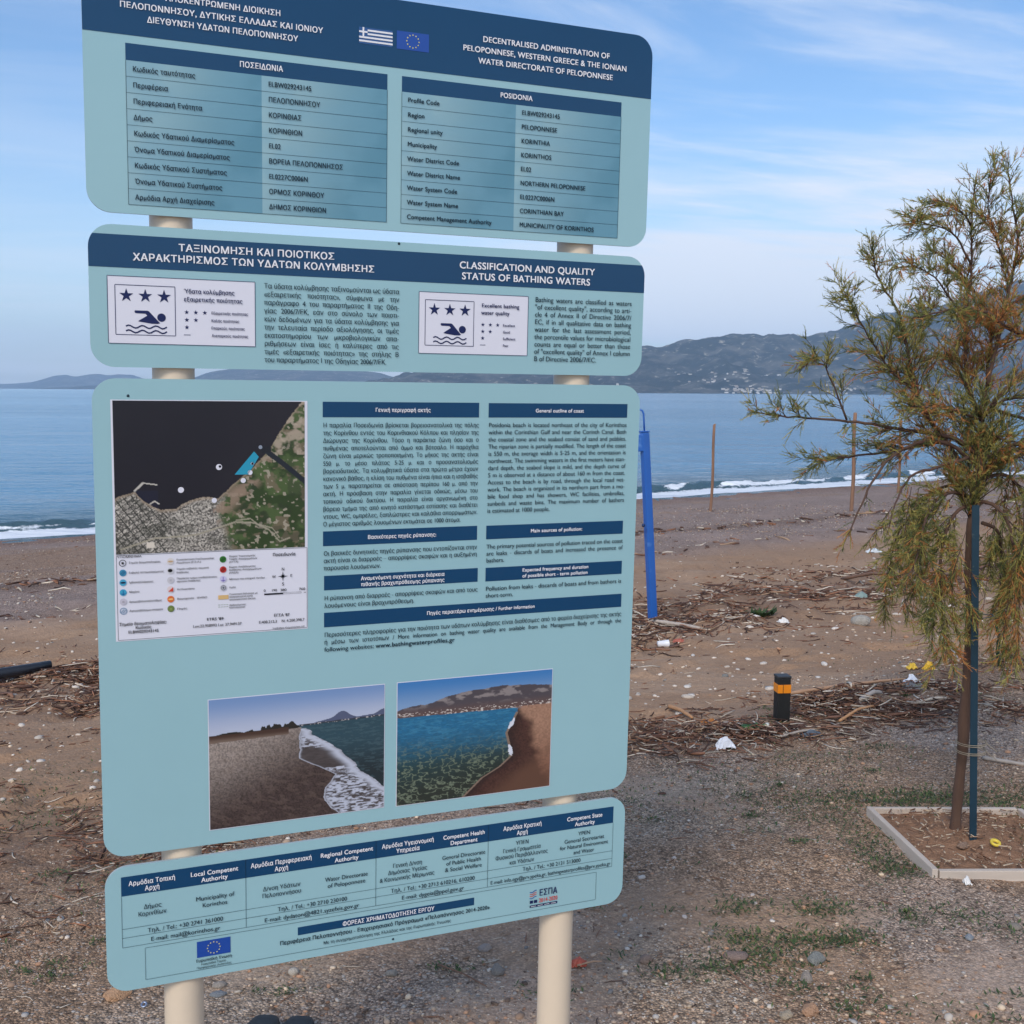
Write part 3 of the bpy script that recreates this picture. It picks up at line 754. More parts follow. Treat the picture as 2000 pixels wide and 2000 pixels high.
def rating(u0, u1, v0, v1, i0, i1, j0, j1, head, small, su, tu, sv, hx_, xs_cap, lab):
    box = sheet('rating_box', [rect(u0, u1, v0, v1)], L1, M_paper, P2); box['label'] = lab
    sheet('box_outline', frame(u0, u1, v0, v1, .9) + frame(i0, i1, j0, j1, 1.1), L2, M_ink, P2)
    w = i1 - i0; cx = (i0 + i1) / 2
    sheet('big_star', [star(i0 + w * (.185 + .315 * k), j0 + .79 * (j1 - j0), 12.4) for k in range(3)], L2, M_ink, P2)
    def q_(x, y): return (i0 + x * w, j0 + y * (j1 - j0))
    body = [q_(.32, .495), q_(.53, .495), q_(.555, .485), q_(.74, .25), q_(.70, .235), q_(.60, .235), q_(.375, .275), q_(.39, .295), q_(.525, .395), q_(.495, .435), q_(.33, .440), q_(.315, .465)]
    polys = [disc(*q_(.765, .365), 7.4), body]
    for k in range(2):
        pts = [q_(.17 + .68 * i / 18, .165 - .095 * k + .028 * math.sin(i / 18 * 3.0 * 2 * math.pi + .3)) for i in range(19)]
        polys += stroke(pts, 2.4)
    sw = sheet('swimmer_symbol', polys, L2, M_ink, P2)
    for s, a, b_, v in head: T(2, 'rating box text', s, a, b_, v, 7.0, 'nb')
    ss = []
    for r, cnt in enumerate((3, 2, 1)):
        for k in range(cnt): ss.append(star(su + 15.9 * k, sv[r], 4.4))
    ss.append(hline(su - 5.5, su + 6.2, sv[3], 1.0))
    sheet('small_stars', ss, L2, M_ink, P2)
    for (s, a, b_), v in zip(small, sv): T(2, 'rating box text', s, a, b_, v - 2.6, 4.6, 'nb')
rating(30.1, 287, 81, 198.6, 42.7, 144.8, 96.6, 183.5, [('Ύδατα κολύμβησης', 160, 250.1, 173), ('εξαιρετικής ποιότητας', 159.8, 264.4, 158.6)],
       [('Εξαιρετικής ποιότητας', 207.9, 274.3), ('Καλής ποιότητας', 207.7, 258.2), ('Επαρκούς ποιότητας', 207.5, 267.9), ('Ανεπαρκούς ποιότητας', 208.2, 274)], 164.6, 207.9, [139.5, 125.9, 112.6, 99], 0, 0, 'white rating box in Greek with three stars and a swimmer')
rating(603.4, 834.8, 76.4, 195.2, 616.3, 717.7, 92.4, 180.3, [('Excellent bathing', 733.5, 814.9, 169.9), ('water quality', 732.9, 793.8, 155.8)],
       [('Excellent', 779.9, 806.5), ('Good', 780.2, 795.8), ('Sufficient', 780.5, 807.7), ('Poor', 780.8, 792.9)], 737.3, 780, [135.8, 122.4, 109.1, 95.6], 0, 0, 'white rating box in English with three stars and a swimmer')
JUST(2, 'Greek paragraph', ['Τα ύδατα κολύμβησης ταξινομούνται ως ύδατα', '«εξαιρετικής ποιότητας», σύμφωνα με την', 'παράγραφο 4 του παραρτήματος ΙΙ της Οδη-', 'γίας 2006/7/ΕΚ, εάν στο σύνολο των ποιοτι-', 'κών δεδομένων για τα ύδατα κολύμβησης για', 'την τελευταία περίοδο αξιολόγησης, οι τιμές', 'εκατοστημορίου των μικροβιολογικών απα-', 'ριθμήσεων είναι ίσες ή καλύτερες από τις', 'τιμές «εξαιρετικής ποιότητας» της στήλης Β', 'του παραρτήματος Ι της Οδηγίας 2006/7/ΕΚ.'], 303.3, 563, 188, 52.9, 8.6)
JUST(2, 'English paragraph', ['Bathing waters are classified as waters', '"of excellent quality", according to arti-', 'cle 4 of Annex II of Directive 2006/7/', 'EC, if in all qualitative data on bathing', 'water for the last assessment period,', 'the percentile values for microbiological', 'counts are equal or better than those', 'of "excellent quality" of Annex I column', 'B of Directive 2006/7/EC.'], 849.5, 1071, 184.9, 65.9, 9.3)

# ---- panel 3: text
bars = [rect(413.4, 732.6, -49.2, -19.7), rect(414, 733, -298.9, -270), rect(416, 736, -386.3, -357.7), rect(416, 1071.5, -460, -431), rect(753.3, 1070, -49.2, -20.2), rect(753, 1069, -298.9, -270.6), rect(753.2, 1069.7, -386.9, -358.3)]
for r_ in bars: sheet('heading_bar', [r_], L1, M_navy, P3)
for s, a, b_, v in [('Γενική περιγραφή ακτής', 516.7, 629.9, -38.6), ('Βασικότερες πηγές ρύπανσης:', 502.6, 644.8, -288), ('Αναμενόμενη συχνότητα και διάρκεια', 489.3, 663.6, -369.8), ('πιθανής βραχυπρόθεσμης ρύπανσης', 489.4, 663.8, -381.8), ('Πηγές περαιτέρω ενημέρωσης / Further information', 626.4, 865.6, -449), ('General outline of coast', 856.3, 966.6, -38.6), ('Main sources of pollution:', 851.6, 971.3, -288.2), ('Expected frequency and duration', 834.9, 988.7, -370.4), ('of possible short - term pollution', 835.3, 987.2, -382.6)]:
    T(3, 'white text on the heading bars', s, a, b_, v, 6.9, 'wb')
JUST(3, 'Greek paragraphs', ['Η παραλία Ποσειδωνία βρίσκεται βορειοανατολικά της πόλης', 'της Κορίνθου εντός του Κορινθιακού Κόλπου και πλησίον της', 'Διώρυγας της Κορίνθου. Τόσο η παράκτια ζώνη όσο και ο', 'πυθμένας αποτελούνται από άμμο και βότσαλο. Η παρόχθια', 'ζώνη είναι μερικώς τροποποιημένη. Το μήκος της ακτής είναι', '550 μ. το μέσο πλάτος 5-25 μ. και ο προσανατολισμός', 'βορειοδυτικός. Τα κολυμβητικά ύδατα στα πρώτα μέτρα έχουν', 'κανονικό βάθος, η κλίση του πυθμένα είναι ήπια και η ισοβαθής', 'των 5 μ. παρατηρείται σε απόσταση περίπου 160 μ. από την', 'ακτή. Η πρόσβαση στην παραλία γίνεται οδικώς, μέσω του', 'τοπικού οδικού δικτύου. Η παραλία είναι οργανωμένη στο', 'βόρειο τμήμα της από κινητό κατάστημα εστίασης και διαθέτει', 'ντους, WC, ομπρέλες, ξαπλώστρες και καλάθια απορριμμάτων.', 'Ο μέγιστος αριθμός λουομένων εκτιμάται σε 1000 άτομα.'], 413.6, 732.4, -68.8, -260, 8.0)
JUST(3, 'Greek paragraphs', ['Οι βασικές δυνητικές πηγές ρύπανσης που εντοπίζονται στην', 'ακτή είναι οι διαρροές – απορρίψεις σκαφών και η αυξημένη', 'παρουσία λουόμενων.'], 414.7, 733, -317.6, -346.4, 8.0)
JUST(3, 'Greek paragraphs', ['Η ρύπανση από διαρροές - απορρίψεις σκαφών και από τους', 'λουόμενους είναι βραχυπρόθεσμη.'], 416, 736, -406.2, -421.1, 8.0)
JUST(3, 'English paragraphs', ['Posidonia beach is located northeast of the city of Korinthos', 'within the Corinthian Gulf and near the Corinth Canal. Both', 'the coastal zone and the seabed consist of sand and pebbles.', 'The riparian zone is partially modified. The length of the coast', 'is 550 m, the average width is 5-25 m, and the orientation is', 'northwest. The swimming waters in the first meters have stan-', 'dard depth, the seabed slope is mild, and the depth curve of', '5 m is observed at a distance of about 160 m from the coast.', 'Access to the beach is by road, through the local road net-', 'work. The beach is organized in its northern part from a mo-', 'bile food shop and has showers, WC facilities, umbrellas,', 'sunbeds and waste bins. The maximum number of bathers', 'is estimated at 1000 people.'], 753.5, 1069, -68.8, -244, 8.3)
JUST(3, 'English paragraphs', ['The primary potential sources of pollution traced on the coast', 'are leaks - discards of boats and increased the presence of', 'bathers.'], 753.5, 1069, -318.4, -347.1, 8.3)
JUST(3, 'English paragraphs', ['Pollution from leaks - discards of boats and from bathers is', 'short-term.'], 753.5, 1069, -406.4, -421, 8.3)
JUST(3, 'closing lines in two languages', ['Περισσότερες πληροφορίες για την ποιότητα των υδάτων κολύμβησης είναι διαθέσιμες από το φορέα διαχείρισης της ακτής', 'ή μέσω των ιστοτόπων / More information on bathing water quality are available from the Management Body or through the', ' '], 416.1, 1072, -479.6, -508.6, 8.2)
T(3, 'closing lines in two languages', 'following websites:', 416.1, 516.5, -508.7, 8.2, 'd')
T(3, 'closing lines in two languages', 'www.bathingwaterprofiles.gr', 520, 687.5, -508.7, 8.2, 'db')

# ---- panel 3: aerial map
def coast_y(x):
    return np.interp(x, [0, .02, .10, .14, .19, .23, .31, .34, .40, .46, .53, .61, .70, .74, .79, .80, .825, .86, .915, .985, 1.0], [.635, .62, .59, .65, .69, .715, .71, .68, .65, .635, .648, .555, .465, .41, .345, .33, .285, .21, .11, 0, -.05])
def map_print(x, y):
    X = x * 344.5; Y = y * 279
    c = np.repeat(C(20, 22, 34)[None, :], len(x), 0)
    c = blend(c, C(28, 28, 38), sstep(.35, .75, x + .3 * (y - .5)))
    land = y > coast_y(x) + (fbm(x * 60, y * 60, 81, 2) - .5) * .012
    L_ = np.repeat(C(72, 92, 52)[None, :], len(x), 0)
    L_ = blend(L_, C(44, 64, 32), sstep(.42, .58, fbm(x * 12, y * 12, 82, 5)))
    L_ = blend(L_, C(116, 104, 84), .8 * sstep(.56, .64, fbm(x * 20 + 4, y * 20, 83, 5)))
    L_ = blend(L_, C(170, 160, 142), .8 * (fbm(x * 45, y * 45, 84, 2) > .68))
    # fields: green on the lower right, bare at the shore
    town = sstep(.56, .50, x - .25 * np.abs(y - .75)) * 1.0
    a_ = .62; uu = X * math.cos(a_) - Y * math.sin(a_); vv = X * math.sin(a_) + Y * math.cos(a_)
    blocks = _h(np.floor(uu / 2.6), np.floor(vv / 2.0), 85)
    tw = C(58, 56, 54) + (C(205, 198, 186) - C(58, 56, 54)) * (blocks[:, None] ** 1.3)
    street = (np.mod(uu, 13) < 1.7) | (np.mod(vv, 9) < 1.5)
    tw = np.where((street & (x < .26))[:, None], C(52, 54, 50), tw)
    L_ = L_ * (1 - town)[:, None] + tw * town[:, None]
    dark = sstep(.55, .65, fbm(x * 14, y * 14, 86, 3)) * .4; L_ = blend(L_, C(44, 50, 40), dark)
    shore = sstep(.028, .0, y - coast_y(x)) * .75; L_ = blend(L_, C(158, 140, 118), shore)
    ind = ((x > .80) & (y < .36)).astype(float) * sstep(.42, .6, fbm(x * 22, y * 22, 87, 3)); L_ = blend(L_, C(176, 160, 142), ind * .8)
    mid = sstep(.12, .02, np.abs(y - (coast_y(x) + .09))) * (x > .5) * (x < .82) * sstep(.4, .55, fbm(x * 26, y * 26, 88, 3)); L_ = blend(L_, C(150, 128, 110), mid * .8)
    c = np.where(land[:, None], L_, c)
    def road(c, pts, w, col):
        px_ = np.array([p[0] for p in pts]); py_ = np.array([p[1] for p in pts]); yy = np.interp(x, px_, py_)
        return blend(c, col, ((np.abs(y - yy) < w) & (x > px_[0]) & (x < px_[-1])).astype(float) * .8)
    c = road(c, [(.02, .97), (.2, .90), (.35, .895), (.42, .885), (.62, .81), (.72, .82), (.80, .87), (.86, .955), (.92, .93)], .006, C(165, 158, 138))
    c = road(c, [(.62, .80), (.70, .79), (.74, .83), (.82, .86), (.86, .93)], .005, C(165, 158, 138))
    cy = np.interp(x, [.76, .80, .86, .93, 1.0], [.30, .345, .40, .47, .545]); canal = (x > .775) & (np.abs(y - cy) < .022)
    c = np.where(canal[:, None], C(26, 36, 46), c)
    c = np.where(((x > .76) & (x < .815) & (y > .30) & (y < .345))[:, None], C(22, 28, 38), c)
    c = blend(c, C(20, 26, 48), ((x > .10) & (x < .22) & (y > .585) & (y < coast_y(x))).astype(float) * .8)
    for (ax, ay), (bx, by), w in (((.10, .585), (.143, .535), .006), ((.143, .535), (.213, .548), .004), ((.175, .675), (.20, .655), .004), ((.20, .655), (.222, .675), .004)):
        dx, dy = bx - ax, by - ay; t = np.clip(((x - ax) * dx + (y - ay) * dy) / (dx * dx + dy * dy), 0, 1)
        dd = np.hypot(x - ax - t * dx, y - ay - t * dy); c = blend(c, C(190, 185, 175), (dd < w).astype(float))
    c = np.where(((x > .155) & (x < .195) & (y > .925) & (y < .965))[:, None], C(215, 205, 190), c)
    return c
sheet('map_sheet', [rect(30.5, 384, -459.8, -18.5)], L1, M_paper, P3)
picture('aerial_map', 34, 378.5, -298.5, -20, 300, 240, map_print, L2, P3, 'dark aerial map of the bay and town')
def MP(x, y): return (34 + x * 344.5, -20 - y * 278.5)
cy_ = sheet('bathing_area_mark', [[MP(.617, .49), MP(.69, .49), MP(.748, .372), MP(.722, .335)]], L3, mat('cyan_print', lin(40, 150, 180), rough=.3), P3)
for mx_, my_, mr_ in ((.335, .585, 5.4), (.535, .437, 5.6), (.70, .477, 4.6), (.663, .530, 4.8), (.508, .660, 4.8), (.713, .417, 3.4)): sheet('map_marker', [disc(*MP(mx_, my_), mr_)], L3, M_paper, P3)
sheet('map_marker_inner', [disc(*MP(.540, .433), 2.4)], L4, M_black, P3); sheet('map_marker_inner', [disc(*MP(.713, .417), 1.8)], L4, M_black, P3)
sheet('map_marker_dot', [disc(*MP(.757, .307), 3.6)], L3, mat('grey_print', lin(140, 150, 165), rough=.3), P3)
sheet('legend_frame', frame(34.5, 382.5, -457.5, -300.2, .6), L2, M_black, P3)
LEG = [("ΥΠΟΜΝΗΜΑ",35.3,78.1,-304.9,3.7),("Σημείο δειγματοληψίας",55.5,111.3,-316.0,3.4),("Εκβολή ποταμού/ρέματος",55.1,117.0,-334.5,3.4),("Ιχθυοκαλλιέργειες",55.5,98.0,-352.4,3.5),("Μαρίνα",55.1,73.0,-370.2,3.5),("Αγκυροβόλιο/ναύσταθμος",54.7,112.5,-388.5,3.5),("Αγκυροβόλημα σκαφών",54.8,114.0,-405.4,3.5),("Εγκατάσταση Επεξεργασίας",139.3,207.8,-314.1,3.2),("Λυμάτων (Ε.Ε.Λ.)",139.2,183.5,-319.7,3.2),("Σημείο εκβολής αγωγού",139.0,197.6,-331.5,3.2),("διάθεσης",138.9,161.2,-338.1,3.2),("Παράκτιο τμήμα υποθαλάσσιου",139.2,212.3,-349.4,3.2),("αγωγού διάθεσης",139.1,182.2,-354.8,3.2),("Αντλιοστάσιο",139.4,171.1,-369.8,3.2),("Βιομηχανία - SEVESO",139.1,193.8,-387.8,3.2),("Πηγές",138.8,157.6,-406.8,3.3),("Χώρος Υγειονομικής",234.6,283.9,-312.2,3.3),("Ταφής Απορριμμάτων",234.6,287.1,-317.6,3.3),("(ΧΥΤΑ)",234.5,251.8,-323.0,3.3),("Χώρος Ανεξέλεγκτης",234.4,284.3,-332.7,3.3),("Διάθεσης Απορριμμάτων",234.4,295.1,-338.1,3.3),("(ΧΑΔΑ)",234.3,252.1,-343.5,3.3),("Μόνιμο και εποχικό ποτάμι",234.7,301.2,-355.8,3.3),("Λιμάνι",234.5,246.5,-371.5,3.3),("Συνοπτική θάλασσα με",234.4,287.4,-384.9,3.3),("απαγορευμένη κατά",234.3,277.9,-389.8,3.3),("απαγορευτικό δίκτυο",234.3,283.3,-395.0,3.3),("Αρδευόμενες",234.2,265.7,-405.6,3.3),("Καλλιέργειες",234.1,264.3,-410.3,3.3),("Ποσειδωνία",316.4,360.2,-314.0,5.5),("N",333.2,338.6,-342.6,5.6),("S",333.6,338.0,-371.6,5.6),("W",315.0,322.1,-356.4,5.0),("E",349.6,354.0,-355.7,5.0),("0",298.8,302.4,-382.2,4.5),("190",313.3,324.2,-382.4,4.5),("380",330.2,342.6,-382.6,4.5),("760",366.4,378.7,-382.7,4.5),("m",376.1,380.0,-388.5,2.8),("ETRS '89",192.4,223.5,-431.2,4.9),("Lon:22.958993 Lat: 37.949137",166.9,256.8,-443.1,4.9),("ΕΓΣΑ '87",317.9,348.2,-432.0,5.1),("E:408.212,3    N: 4.200.398,7",289.2,377.1,-443.6,5.0),("Υπόβαθρο: Κτηματολόγιο Α.Ε.",315.0,378.5,-456.2,3.0),("Σημείο δειγματοληψίας:",36.9,120.5,-430.7,5.3),("Κωδικός",64.6,93.1,-438.4,5.2),("ELBW029243145",52.0,105.7,-446.1,5.2)]
BIG = ("Ποσειδωνία", "ETRS '89", "ΕΓΣΑ '87", "Σημείο δειγματοληψίας:", "Κωδικός", "ELBW029243145")
for s, a, b_, v, cp in LEG:
    m_, bold = STY['k']; bold = s in BIG; size = cp / CAPH
    put((3, 'map legend text', 'k'), s, a, v, size, (b_ - a) / (width(s, bold) * size), bold)
ICO = [(44.9, -314.4, None, (30, 30, 34), 0), (45, -332.4, (60, 140, 175), (30, 90, 130), 1), (44.8, -350.4, (70, 160, 195), (15, 40, 70), 2), (44.7, -368.8, (60, 160, 195), (25, 90, 150), 3), (44.6, -385.9, (196, 192, 204), (170, 165, 175), 0), (44.7, -403.3, None, (40, 110, 150), 1),
       (128.6, -315, (214, 208, 205), (195, 165, 130), 2), (128.6, -332.7, (205, 205, 210), (20, 20, 24), 4), (128.4, -350.1, (200, 198, 204), (185, 182, 188), 0), (128.1, -367.6, (220, 205, 205), (205, 70, 50), 5), (128.1, -386, (222, 112, 48), (240, 190, 120), 2), (128.1, -404.1, (88, 112, 60), (150, 165, 90), 6),
       (223.5, -315.6, (52, 120, 48), (20, 60, 24), 1), (223.6, -335.1, (190, 48, 44), (90, 20, 20), 1), (223.4, -353.3, (200, 196, 225), (110, 95, 175), 3), (223.7, -369.8, (200, 200, 208), (90, 95, 105), 6)]
imats = {}
def imat(c):
    if c not in imats: imats[c] = mat('legend_ink', lin(*c), rough=.35)
    return imats[c]
for cu, cv, bg, fg, kd in ICO:
    o = sheet('legend_symbol', [disc(cu, cv, 6.2)] if bg else ring(cu, cv, 6.3, 1.0), L3, imat(bg or fg), P3)
    if kd == 0: pl = [rect(cu - 1.9, cu + 1.9, cv - 1.9, cv + 1.9)]
    elif kd == 1: pl = stroke([(cu - 4, cv - 2.5), (cu + 1, cv + 3.4)], 1.2) + stroke([(cu - 1, cv - 3.6), (cu + 4, cv + 2.2)], 1.2)
    elif kd == 2: pl = [disc(cu, cv, 4.6, 16, 1.7)]
    elif kd == 3: pl = stroke([(cu, cv - 4), (cu, cv + 4)], 1.1) + stroke([(cu - 3.4, cv - 1.6), (cu, cv - 4), (cu + 3.4, cv - 1.6)], 1.1)
    elif kd == 4: pl = [disc(cu - .8, cv + .6, 4.2, 12, 3.2)]
    elif kd == 5: pl = [[(cu - 4.5, cv - 4), (cu + 4.5, cv - 4), (cu + 4.5, cv + 4)]]
    else: pl = ring(cu, cv, 4.6, 1.0) + [disc(cu, cv, 2)]
    sheet('legend_mark', pl, L4, imat(fg), P3)
sheet('legend_mark', [rect(214, 233, -392, -384)], L3, imat((214, 178, 120)), P3)
sheet('legend_mark', sum([stroke([(214 + 5 * i, -402.5 - 4 * j), (217 + 5 * i, -402.2 - 4 * j)], .8) for i in range(4) for j in range(2)], []), L3, imat((130, 150, 120)), P3)
sheet('compass_rose', [star(335.7, -353.7, 10, 4, .18), ] + [star(335.7, -353.7, 5, 4, .3, 45)], L3, M_black, P3)
sheet('scale_bar', [rect(299.9, 335.7, -388.6, -385.6)] + frame(335.7, 371, -388.4, -385.8, .4), L3, M_black, P3)

# ---- panel 3: two printed beach photographs
def beach_left(x, y):
    hor = .285 - .035 * x
    c = np.repeat(C(118, 148, 192)[None, :], len(x), 0)
    c = blend(c, C(182, 190, 210), sstep(0, 1, y / hor))
    hl = hor - .058 * np.exp(-((x - .745) / .05) ** 2) - .012 * sstep(.55, .65, x) - .02 * fbm(x * 14, x * 0, 91, 3) * (x > .5) - .03 * sstep(.93, 1, x)
    c = np.where(((y > hl) & (x > .46))[:, None], C(84, 92, 118), c)
    tl = hor - .02 - .05 * fbm(x * 26, x * 0 + 5, 92, 3) * .4 - .034 * sstep(.45, .62, fbm(x * 30 + 2, x * 0 + 9, 109, 3)) * np.exp(-((x - .34) / .10) ** 2) - .012 * np.exp(-((x - .12) / .04) ** 2) - .03 * np.exp(-((x - .46) / .02) ** 2) + .05 * sstep(.0, .02, -x + .0)
    c = np.where(((y > tl + .02) & (x < .52))[:, None], C(40, 38, 34), c)
    c = np.where(((y > hor - .012) & (x > .5) & (y < hor + .012))[:, None], blend(np.repeat(C(52, 58, 68)[None, :], len(x), 0), C(170, 165, 165), (fbm(x * 90, y * 60, 93, 2) > .62).astype(float)), c)
    w = np.repeat(C(44, 74, 86)[None, :], len(x), 0); w = blend(w, C(30, 44, 50), sstep(.35, .7, y)); w = blend(w, C(78, 104, 112), .35 * (fbm(x * 30, y * 120, 94, 3) > .58))
    sea = (y > hor) & (x > .50)
    c = np.where(sea[:, None], w, c)
    lft = np.interp(y, [.27, .35, .45, .52, .60, .68, .78, .86, 1.0], [.515, .50, .50, .49, .60, .70, .65, .645, .72]) + (fbm(y * 14, y * 0, 95, 3) - .5) * .03
    rgt = np.interp(y, [.27, .35, .45, .55, .66, .76, .84, 1.0], [.525, .60, .69, .78, .86, .95, 1.02, 1.2]) + (fbm(y * 20, y * 0, 96, 3) - .5) * .05
    sand = (y > hor + .01) & (x < lft)
    sc_ = np.repeat(C(150, 138, 130)[None, :], len(x), 0); sc_ = blend(sc_, C(66, 54, 52), sstep(.26, .80, y * .8 + x * .45)); gr = fbm(x * 150, y * 110, 97, 2); sc_ = sc_ * (0.35 + 1.3 * gr)[:, None]; sc_ = blend(sc_, C(150, 130, 116), .12 * (fbm(x * 9 + y * 30, y * 40 - x * 30, 99, 3) > .6))
    c = np.where(sand[:, None], sc_, c); c = np.where(((y > hor - .005) & (y < hor + .05) & (x < .44))[:, None], blend(np.repeat(C(70, 50, 42)[None, :], len(x), 0), C(120, 102, 90), sstep(hor[0], hor[0] + .05, y)), c)
    foam = (x > lft) & (x < rgt) & (y > hor + .02)
    fc = np.repeat(C(74, 68, 68)[None, :], len(x), 0) * (.6 + .8 * fbm(x * 40, y * 120, 110, 3))[:, None]
    fstr = np.maximum(np.exp(-((x - lft) / .009) ** 2) * .9, sstep(.36, .60, fbm(x * 44, y * 100, 98, 5)) * sstep(.0, .05, x - lft + .02 - .25 * ((y > .45) & (y < .62))))
    fstr = np.maximum(fstr, np.exp(-((x - rgt + .03) / .035) ** 2))
    c = np.where(foam[:, None], blend(fc, C(192, 197, 212), np.clip(fstr, 0, 1) * .95), c)
    return c
def beach_right(x, y):
    c = np.repeat(C(62, 124, 184)[None, :], len(x), 0); c = blend(c, C(130, 160, 196), sstep(0, .24, y))
    ridge = np.interp(x, [0, .09, .17, .30, .355, .45, .54, .66, .79, .9, 1], [.225, .20, .195, .15, .135, .118, .11, .10, .108, .115, .14]) + (fbm(x * 22, x * 0, 101, 3) - .5) * .02
    base_ = .285 + .015 * x
    h = np.repeat(C(78, 72, 78)[None, :], len(x), 0); h = blend(h, C(150, 140, 138), .8 * sstep(.52, .66, fbm(x * 18, y * 30, 102, 4)) * sstep(.26, .16, y)); h = blend(h, C(112, 82, 70), .5 * sstep(.2, .28, y))
    h = blend(h, C(200, 190, 182), ((fbm(x * 80, y * 120, 103, 2) > .66) & (y > .25)).astype(float))
    c = np.where((y > ridge)[:, None], h, c)
    w = np.repeat(C(34, 104, 142)[None, :], len(x), 0); w = blend(w, C(34, 66, 70), sstep(.35, .75, y)); w = blend(w, C(40, 48, 42), sstep(.6, 1.0, y + .2 * x))
    net = 1 - np.abs(fbm(x * 26, y * 34, 104, 3) * 2 - 1); w = blend(w, C(122, 134, 112), .75 * sstep(.86, .97, net) * sstep(.4, .75, y)); w = blend(w, C(70, 140, 170), .35 * (fbm(x * 20, y * 90, 105, 3) > .58) * sstep(.7, .4, y))
    c = np.where((y > base_)[:, None], w, c)
    wet = np.interp(y, [.29, .33, .42, .50, .60, .70, .78, .86, 1.0], [.775, .77, .735, .70, .72, .735, .66, .54, .42])
    dry = np.interp(y, [.30, .36, .45, .55, .65, .80, 1.0], [.785, .82, .86, .88, .90, .95, 1.02])
    sd = np.repeat(C(70, 44, 38)[None, :], len(x), 0); sd = sd * (.45 + 1.1 * fbm(x * 120, y * 90, 106, 2))[:, None]; sd = blend(sd, C(34, 26, 28), sstep(.10, .0, x - wet)[...] * .7); sd = blend(sd, C(96, 66, 52), sstep(.1, .3, x - wet))
    c = np.where(((x > wet) & (y > .30))[:, None], sd, c)
    ds = np.repeat(C(160, 122, 100)[None, :], len(x), 0); ds = blend(ds, C(124, 86, 68), sstep(.4, .9, y)) * (.7 + .6 * fbm(x * 90, y * 90, 107, 2))[:, None]; c = blend(c, ds, sstep(-.05, .04, x - dry + (fbm(x * 16, y * 16, 113, 3) - .5) * .08) * (y > .30 - .015 * x))
    e = np.abs(x - wet); fo_ = (e < .008) & (y > .33); c = np.where(fo_[:, None], C(130, 110, 96), c)
    for (a0, a1, wd) in ((.38, .47, .022), (.60, .70, .022)):
        f_ = (e + (fbm(x * 60, y * 60, 114, 3) - .5) * .02 < wd * .8 * np.sin(np.clip((y - a0) / (a1 - a0), 0, 1) * math.pi)) & (y > a0) & (y < a1); c = np.where(f_[:, None], C(214, 218, 228), c)
    wr = (fbm(x * 60, y * 160, 108, 3) - .5) * .5 * ((y > base_) & (x < wet)); c = c * (1 + wr)[:, None]
    return c
sheet('photo_border', [rect(192.2, 540.6, -845, -584.6), rect(565.2, 912, -846.6, -584.4)], L1, M_paper, P3)
picture('printed_photo', 193.6, 539.2, -843.6, -586, 360, 270, beach_left, L2, P3, 'printed photo of surf on a dark pebble beach')
picture('printed_photo', 566.6, 910.6, -845.2, -585.8, 360, 270, beach_right, L2, P3, 'printed photo of clear water below a rocky mountain')

# ---- panel 4
sheet('table_heading', [rect(28.8, 1070.2, -952, -914)], L1, M_navy, P4)
sheet('table_rules', [hline(28.8, 1070.2, v, .6) for v in (-1017.5, -1035.5, -1054.5)] + [vline(u, -1054.5, -952, .6) for u in (28.8, 1070.2)] + [vline(u, -1054.5, -914, .7) for u in (260.3, 523.8, 770.8)] + frame(69.5, 1032, -1126.5, -1062, .6), L2, M_dark, P4)
sheet('heading_bar', [rect(362.6, 741.3, -1090.2, -1073.2)], L1, M_navy, P4)
for s, a, b_, v in [('Αρμόδια Τοπική', 42.1, 127.5, -932.4), ('Αρχή', 71.2, 98.6, -946), ('Local Competent', 155.4, 245.9, -932.8), ('Authority', 175.5, 225.6, -946.4), ('Αρμόδια Περιφερειακή', 270.1, 391.2, -932.8), ('Αρχή', 316.8, 344.1, -946.6), ('Regional Competent', 408.3, 517.5, -932.8), ('Authority', 437.9, 486.9, -946.8), ('Αρμόδια Υγειονομική', 536, 648.7, -932.8), ('Υπηρεσία', 566.6, 617.5, -946.6), ('Competent Health', 668.7, 762.7, -932.8), ('Department', 684.8, 746, -946.8), ('Αρμόδια Κρατική', 804.7, 894.9, -932.6), ('Αρχή', 836.4, 862.5, -946.4), ('Competent State', 955.2, 1042.2, -932.6), ('Authority', 974.9, 1023.7, -946.4), ('ΦΟΡΕΑΣ ΧΡΗΜΑΤΟΔΟΤΗΣΗΣ ΕΡΓΟΥ', 454.1, 651.4, -1086, )]:
    T(4, 'white headings', s, a, b_, v, 8.5, 'wb')
